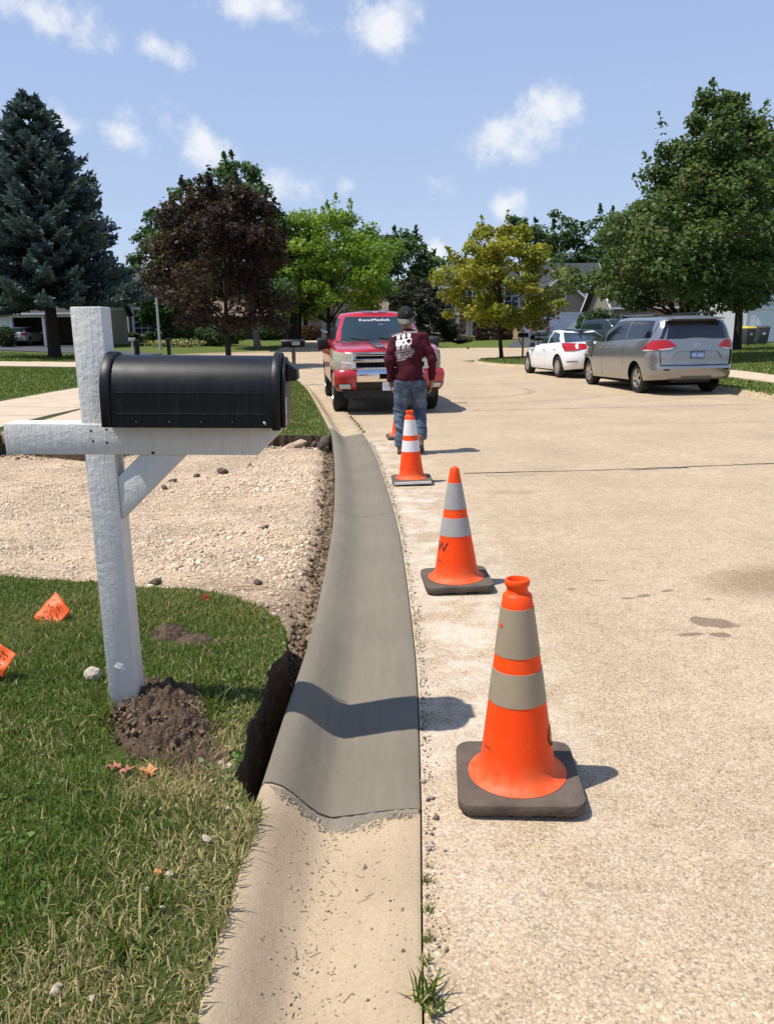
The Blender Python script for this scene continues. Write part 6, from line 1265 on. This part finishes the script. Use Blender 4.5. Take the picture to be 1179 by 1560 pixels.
bin_(21.75, 48, 10, 'bin_yellow', 'grey wheelie bin with a yellow lid beside the white garage'); bin_(22.75, 48.3, -5, 'bin_grey', 'grey wheelie bin with a grey lid beside the white garage')

# ------------------------------------------------------------------ trees and shrubs
def leaf_quads(Cn, size, r, up=.45, tint=None, out=None):
    n = len(Cn); N = r.randn(n, 3); N /= np.linalg.norm(N, axis=1)[:, None]
    if out is not None: N = N*.8+out*.5
    N[:, 2] += up; N /= np.linalg.norm(N, axis=1)[:, None]; D = np.cross(N, r.randn(n, 3)); D /= np.maximum(np.linalg.norm(D, axis=1), 1e-6)[:, None]; S_ = np.cross(N, D); s_ = (size*(.45+1.05*r.rand(n)))[:, None]
    V = np.stack([Cn-D*s_*.55, Cn+S_*s_*.40+N*s_*.06, Cn+D*s_*.60-N*s_*.1, Cn-S_*s_*.40+N*s_*.06], 1); return V
def foliage(name, V, tint, parent, mat='leaf'):
    n = len(V); F = (np.arange(n)*4)[:, None]+np.arange(4)[None]; return link(name, np_mesh(name, V.reshape(-1,3), F, np.repeat(tint, 4, axis=0)), mat, parent)
PROF = {'egg': lambda f: np.where(f > .28, np.sqrt(np.clip(1-((f-.28)/.76)**2, 0, 1))**1.15, np.sqrt(np.clip(1-((f-.28)/.40)**2, 0, 1))), 'oval': lambda f: np.sqrt(np.clip(1-((f-.42)/.60)**2, 0, 1)), 'pyramid': lambda f: np.clip(np.minimum(1, f*5+.45)*(1.02-f)**.72, 0, 1), 'vase': lambda f: np.clip(.42+.75*f, 0, 1)*np.sqrt(np.clip(1-((f-.55)/.52)**4, 0, 1)), 'round': lambda f: np.sqrt(np.clip(1-(2*f-1)**2, 0, 1)), 'column': lambda f: np.clip(np.minimum(1, f*6+.3)*np.sqrt(np.clip(1.02-f**2.2, 0, 1)), 0, 1)}
def tree(name, label, x, y, h, cr, cz, prof, nl, ls, cols, trunk_r=.15, seed=0, nc=90, bark='bark', cs=.20, spikes=14, lean=(0,0), z=None, hole=.0, group=None, stems=1, cat='tree', flat=.7):
    r = np.random.RandomState(seed); z0 = hl(x, y) if z is None else z; t = thing(name, label, cat, (x,y,z0), 0, group); pf = PROF[prof]
    f = np.sort(r.beta(1.15, 1.15, nc)); ang = np.arange(nc)*2.39996+r.randn(nc)*.4; rad = pf(f)*cr*np.sqrt(.16+.84*r.rand(nc)**.7)*(1+.09*np.clip(r.randn(nc), -2, 1.6)); lob = 1+.22*np.sin(ang*2.3+seed)*np.cos(f*9+seed*1.7)+.12*np.sin(ang*5+f*14+seed)
    cl = np.stack([rad*np.cos(ang)*lob+lean[0]*f, rad*np.sin(ang)*lob+lean[1]*f, cz+(h-cz)*f*(.93)], 1); crad = cr*cs*(.65+.7*r.rand(nc))*(.55+.6*pf(f))
    w_ = crad**2; ids = r.choice(nc, nl, p=w_/w_.sum()); g_ = r.randn(nl, 3); g_ /= np.linalg.norm(g_, axis=1)[:, None]; g_ *= (r.rand(nl)**.45)[:, None]; Cn = cl[ids]+g_*crad[ids][:, None]*np.array([1.12,1.12,flat]); out = g_.copy()
    # shoots that break the outline
    ex = []; sp = r.choice(nc, min(spikes, nc), replace=False)
    for i in sp:
        d = cl[i]-np.array([0,0,cz+(h-cz)*.35]); d = d/np.linalg.norm(d); d[2] = abs(d[2])*.6+.55; d /= np.linalg.norm(d); L = cr*(.12+.17*r.rand()); m_ = int(30+24*r.rand()); tt = r.rand(m_)**.8
        ex.append(cl[i]+d*(crad[i]*.6)+d*L*tt[:, None]+r.randn(m_,3)*(cr*.035)*(1.15-tt)[:, None])
    ex = np.concatenate(ex) if ex else np.zeros((0,3)); C2 = np.concatenate([Cn, ex]); o2 = np.concatenate([out, np.zeros_like(ex)]); n = len(C2)
    ct = np.array(cols); cli = r.rand(nc); ci = np.concatenate([cli[ids], r.rand(len(ex))]); k = np.clip(.55*ci+.45*r.rand(n), 0, .999); pos_ = k*(len(ct)-1); a = pos_.astype(int); b = np.minimum(a+1, len(ct)-1); tint = ct[a]*(1-(pos_-a))[:, None]+ct[b]*(pos_-a)[:, None]; tint *= (.8+.4*r.rand(n))[:, None]
    foliage('crown', leaf_quads(C2, np.full(n, ls), r, .75, None, o2), tint, t)
    mb = MB(); bends = [(r.randn()*.05*cr, r.randn()*.05*cr) for _ in range(4)]; tops = cz+(h-cz)*.82
    for st in range(stems):
        oa = 2*math.pi*st/max(stems,1)+.4; ox, oy = (0,0) if stems == 1 else (math.cos(oa)*trunk_r*1.2, math.sin(oa)*trunk_r*1.2); sp_ = 0 if stems == 1 else cr*.42
        P_ = [Vector((ox,oy,-.25))]+[Vector((ox+bends[k][0]*(k+1)/4+sp_*math.cos(oa)*((k+1)/4)**1.2+lean[0]*(k+1)/5, oy+bends[k][1]*(k+1)/4+sp_*math.sin(oa)*((k+1)/4)**1.2+lean[1]*(k+1)/5, tops*(k+1)/4)) for k in range(4)]; rr_ = trunk_r*(1 if stems == 1 else .6)
        mb.tube([P_[0], P_[0]*.85+P_[1]*.15+Vector((0,0,.15)), *P_[1:]], [rr_*1.45, rr_*1.02, rr_*.8, rr_*.55, rr_*.34, rr_*.12], 10)
        for i in r.choice(nc, min(int(26/stems)+2, nc), replace=False):
            e = Vector(cl[i]); zt = max(cz*.75, e.z-np.hypot(cl[i][0], cl[i][1])*(.55+.5*r.rand())); zt = min(zt, tops*.97); kf = zt/tops*4; a = min(int(kf), 3); P0 = (P_[a] if a else Vector((ox,oy,0))).lerp(P_[a+1], kf-a); md_ = P0.lerp(e, .5)+Vector((0,0,.06*(e-P0).length)); rb = rr_*(.36-.2*zt/tops)+.012; mb.tube([P0, md_, e], [rb, rb*.6, rb*.18], 6)
    mb.build('trunk', bark, t, smooth=True); return t
G1 = [(.042,.078,.030),(.065,.112,.042),(.10,.155,.055)]; G2 = [(.052,.095,.038),(.078,.13,.05),(.115,.17,.065)]
PUR = [(.022,.012,.014),(.040,.022,.022),(.075,.050,.036),(.055,.048,.026)]; LOC = [(.11,.19,.024),(.18,.27,.034),(.26,.34,.05)]; YEL = [(.15,.19,.024),(.24,.25,.03),(.33,.28,.035),(.16,.19,.04)]
MAP = [(.048,.080,.026),(.070,.11,.036),(.11,.15,.046),(.17,.175,.065)]
tree('purple_maple', 'dark purple leaved maple tree on the verge near the turning circle', -6.9, 35.2, 7.9, 2.85, 1.7, 'egg', 20000, .16, PUR, .13, 11, 110, 'bark_dark', .20, 12, cat='tree')
tree('green_tree', 'tall green broadleaf tree with a grey trunk behind the purple maple', -10.4, 65.5, 15.0, 3.9, 3.4, 'column', 22000, .26, G2, .28, 12, 120, 'bark_grey', .20, 24, lean=(-1.2,0))
tree('green_tree', 'dark green background tree between the spruce and the purple maple', -21.5, 92, 17.6, 4.2, 3, 'column', 17000, .33, G1, .3, 13, 110, 'bark', .22, 20)
tree('green_tree', 'narrow dark green tree touching the right side of the spruce', -26.5, 96, 15.5, 3.3, 2, 'column', 10000, .34, G1, .3, 14, 80, 'bark', .24, 16)
tree('green_tree', 'small yellow green tree beside the spruce, before the brick house', -19.5, 72, 7.6, 2.6, 1.8, 'oval', 6500, .26, [(.04,.075,.018),(.07,.115,.025)], .14, 15, 60, 'bark', .22, 10)
tree('green_tree', 'broad dark tree behind the open garage house', -38, 88, 14, 6, 2.5, 'oval', 7000, .42, G1, .3, 16, 60)
tree('honey_locust', 'bright yellow green honey locust tree standing behind the red pickup', -4.6, 67.5, 11.7, 4.9, 2.6, 'oval', 28000, .22, LOC, .22, 27, 130, 'bark_dark', .19, 34, flat=.6)
tree('multi_stem_tree', 'dark multi stemmed tree left of the honey locust', -8.1, 72, 10.2, 3.9, 2.4, 'vase', 9000, .28, [(.035,.075,.02),(.06,.11,.025),(.09,.14,.03)], .30, 18, 80, 'bark_dark', .2, 16, stems=4)
tree('green_tree', 'mid green background tree to the right of the honey locust', 1.9, 91, 12.0, 4.6, 2.0, 'oval', 11000, .36, G2, .25, 19, 80, 'bark', .2, 18)
tree('plum_tree', 'low brownish dark plum tree at the left corner of the two storey house', 3.3, 76, 6.1, 3.0, .6, 'oval', 8000, .22, [(.030,.034,.020),(.045,.046,.027),(.05,.04,.03)], .14, 20, 70, 'bark_dark', .2, 10)
tree('yellow_maple', 'young maple turning yellow on the grass corner by the white sedan', 5.66, 38.6, 6.35, 2.45, 1.5, 'oval', 15000, .15, YEL, .10, 21, 85, 'bark_dark', .19, 16, lean=(-.2,0))
tree('orange_sapling', 'thin sapling with orange leaves beside the yellow maple', 7.7, 40.1, 2.9, .75, 1.3, 'round', 800, .13, [(.28,.12,.02),(.22,.16,.03),(.12,.13,.03)], .035, 22, 22, 'bark_dark', .3, 6)
tree('big_maple', 'big dark green maple tree behind the silver minivan', 11.05, 30.2, 9.9, 4.1, 1.9, 'pyramid', 48000, .14, MAP, .2, 23, 170, 'bark_dark', .165, 40, lean=(.9,0))
tree('maple', 'second dark maple tree beside the white garage house', 16.9, 38.3, 10.7, 4.0, 2.4, 'pyramid', 26000, .165, MAP, .2, 24, 130, 'bark_dark', .17, 26)
for i, (x, y, h_, c_r, lb) in enumerate([(17.2,103,15.5,3.9,'dark background tree rising over the two storey roof, next to the yellow maple'),(22.5,106,16.5,4.6,'tallest dark background tree over the grey garage roof'),(28.5,104,15.5,4.8,'wide dark background tree behind the big maple'),(36,100,14.5,5,'dark background tree behind the brick house'),(46,95,13.5,5,'dark background tree behind the white garage house'),(-50,100,14,5.5,'dark background tree far behind the spruce'),(-13,104,12,4.5,'dark green background tree over the low ranch roof'),(10.5,112,11,4.5,'dark background tree behind the ridge of the two storey house'),(-4,108,11.5,4.5,'background tree behind the honey locust crown')]):
    tree('background_tree', lb, x, y, h_, c_r, 1.5, 'column' if i < 4 else 'oval', 9500, .38, G1 if i != 6 else G2, .3, 40+i, 60, 'bark', .25, 16, group='trees behind the houses')
# blue spruce
def spruce(x, y, h, rm, label, seed):
    r = np.random.RandomState(seed); z0 = hl(x, y); t = thing('blue_spruce', label, 'tree', (x,y,z0)); MB().tube([(0,0,-.3),(0,0,.3),(.05,0,h*.5),(0,0,h*.97)], [.52,.36,.2,.03], 12).build('trunk', 'bark_dark', t, smooth=True)
    Vs, Ts = [], []; zb = 3.3; zz = zb; br = MB()
    while zz < h-.15:
        f = (zz-zb)/(h-zb); R_ = rm*(1-f)**.80*(1+.10*math.sin(zz*2.1))+.12; nb = max(5, int(15-7*f)); off = r.rand()*6
        for b in range(nb):
            a = off+2*math.pi*b/nb+r.randn()*.14; L = R_*(.74+.42*r.rand()); dx, dy = math.cos(a), math.sin(a); zs = zz+r.randn()*.12; dro = -.10-.12*(1-f)+.30*f
            def pt(s): return np.array([dx*L*s, dy*L*s, zs+L*(dro*s+.20*s*s*s)])
            if f < .8: br.tube([pt(0),pt(.5),pt(.92)], [.05*(1-f)+.012,.03*(1-f)+.008,.006], 5, False)
            ns = max(5, int(L/.17))
            for k in range(ns):
                s = .22+.78*(k+r.rand())/ns; p = pt(s); wl = (.16+.42*(1-s)*min(1, L/2.5)+.12)*(.7+.6*r.rand())*min(1.1, .5+L*.2)
                for sg in (-1,1,0):
                    if sg == 0: d = np.array([dx*.55,dy*.55,.55+.3*r.rand()])
                    else: d = np.array([dx*.75-sg*dy*.75, dy*.75+sg*dx*.75, .05+.28*r.rand()])
                    d /= np.linalg.norm(d); m_ = 3 if sg else 2
                    for q in range(m_):
                        u = (q+.6*r.rand())/m_; c0 = p+d*wl*u; dd = d+r.randn(3)*.32; dd /= np.linalg.norm(dd); ln = .24+.12*r.rand(); w2 = .055+.03*r.rand()
                        for e in range(2):
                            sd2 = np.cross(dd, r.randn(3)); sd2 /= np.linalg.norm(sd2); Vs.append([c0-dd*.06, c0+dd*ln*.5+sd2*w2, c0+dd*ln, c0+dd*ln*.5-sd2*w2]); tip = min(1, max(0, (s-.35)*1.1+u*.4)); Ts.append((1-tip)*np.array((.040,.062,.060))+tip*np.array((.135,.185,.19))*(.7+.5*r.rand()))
        zz += .40-.12*f
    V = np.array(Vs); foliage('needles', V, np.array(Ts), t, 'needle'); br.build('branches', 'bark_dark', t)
    return t
spruce(-19.0, 46, 13.7, 5.1, 'large blue spruce on the lawn beyond the neighbouring driveway', 3)
def bush(label, x, y, rx, ry, rz_, cols, nl=1500, ls=.12, seed=0, z=None, boxy=False, name='shrub', group=None):
    r = np.random.RandomState(seed); z0 = hl(x, y) if z is None else z; t = thing(name, label, 'shrub', (x,y,z0), 0, group); g_ = r.randn(nl,3); g_ /= np.linalg.norm(g_, axis=1)[:, None]
    if boxy: g_ = np.sign(g_)*np.abs(g_)**.45; g_ /= np.maximum(np.abs(g_).max(axis=1), 1)[:, None]
    g_ *= (r.rand(nl)**.3)[:, None]; bump_ = 1+.16*np.sin(g_[:, 0]*5+seed)*np.cos(g_[:, 1]*6+seed*2); Cn = g_*np.array([rx,ry,rz_])*bump_[:, None]; Cn[:, 2] = Cn[:, 2]+rz_*.95; ct = np.array(cols); k = r.rand(nl, 1); tint = ct[0]*(1-k)+ct[-1]*k
    foliage('leaves', leaf_quads(Cn, np.full(nl, ls), r, .4, None, g_), tint, t); mb = MB()
    for i in range(6): e = Vector(Cn[r.randint(nl)]); mb.tube([(e.x*.1,e.y*.1,-.1), (e.x*.4,e.y*.4,e.z*.5), e], [.03,.02,.006], 5)
    mb.build('stems', 'bark', t); return t
DG = [(.03,.055,.02),(.06,.10,.034)]; LG_ = [(.06,.10,.02),(.13,.18,.04)]
bush('clipped dark green bush against the white siding wall', -29.5, 62.5, .8, .8, .85, DG, 2200, .13, 1)
bush('yellow green shrub near the street lamp, by the brick house', -25.4, 75, 1.2, 1, .9, LG_, 1600, .2, 2); bush('low dark hedge under the tall white window', -22.9, 76, 1.9, .6, .5, DG, 1800, .16, 3, boxy=True)
bush('loose pale green shrub behind the purple maple trunk', -14.5, 70, 2.3, 1.3, .95, [(.05,.08,.03),(.10,.14,.055)], 3000, .2, 4); bush('dark spreading shrub behind the purple maple', -18.2, 71, 2.2, 1.3, 1.5, DG, 2400, .2, 5)
bush('flower bed of pale yellow blooms behind the purple maple', -17.6, 67.5, 2.6, .6, .35, [(.10,.13,.04),(.60,.52,.30)], 900, .16, 6, name='flower_bed'); bush('round dark bush below the ranch window', -11.8, 82.5, 1.6, 1.0, .75, DG, 2000, .18, 7); bush('reddish brown bush beside the tan garage', -7.5, 80.5, 1.3, .8, .8, [(.06,.03,.02),(.12,.07,.04)], 1600, .18, 8)
bush('pale flowering plants below the ranch front panel', -14.4, 73.5, .9, .5, .4, [(.12,.15,.06),(.55,.5,.4)], 500, .14, 9, name='flower_bed')
bush('dark round bush left of the porch column', 6.3, 77.6, .95, .8, .95, DG, 1800, .16, 10); bush('clipped reddish brown hedge before the two storey house', 10.4, 76.4, 1.85, .7, .72, [(.055,.028,.016),(.11,.065,.035)], 3200, .15, 11, boxy=True, name='hedge'); bush('green shrub between the garage pillar and the dark suv', 20.9, 74.5, 1.2, .9, 1.1, DG, 1800, .18, 12)
bush('low flowers along the porch of the two storey house', 7.9, 77.3, 1.0, .4, .25, [(.2,.2,.1),(.55,.42,.35)], 500, .13, 13, name='flower_bed'); bush('dark leafy shrub before the open garage behind the big maple', 15.5, 58.5, 1.6, 1.1, 1.4, DG, 2400, .2, 14); bush('small green shrub beside the orange column', 25.6, 58.6, .9, .7, .6, DG, 1000, .16, 15)
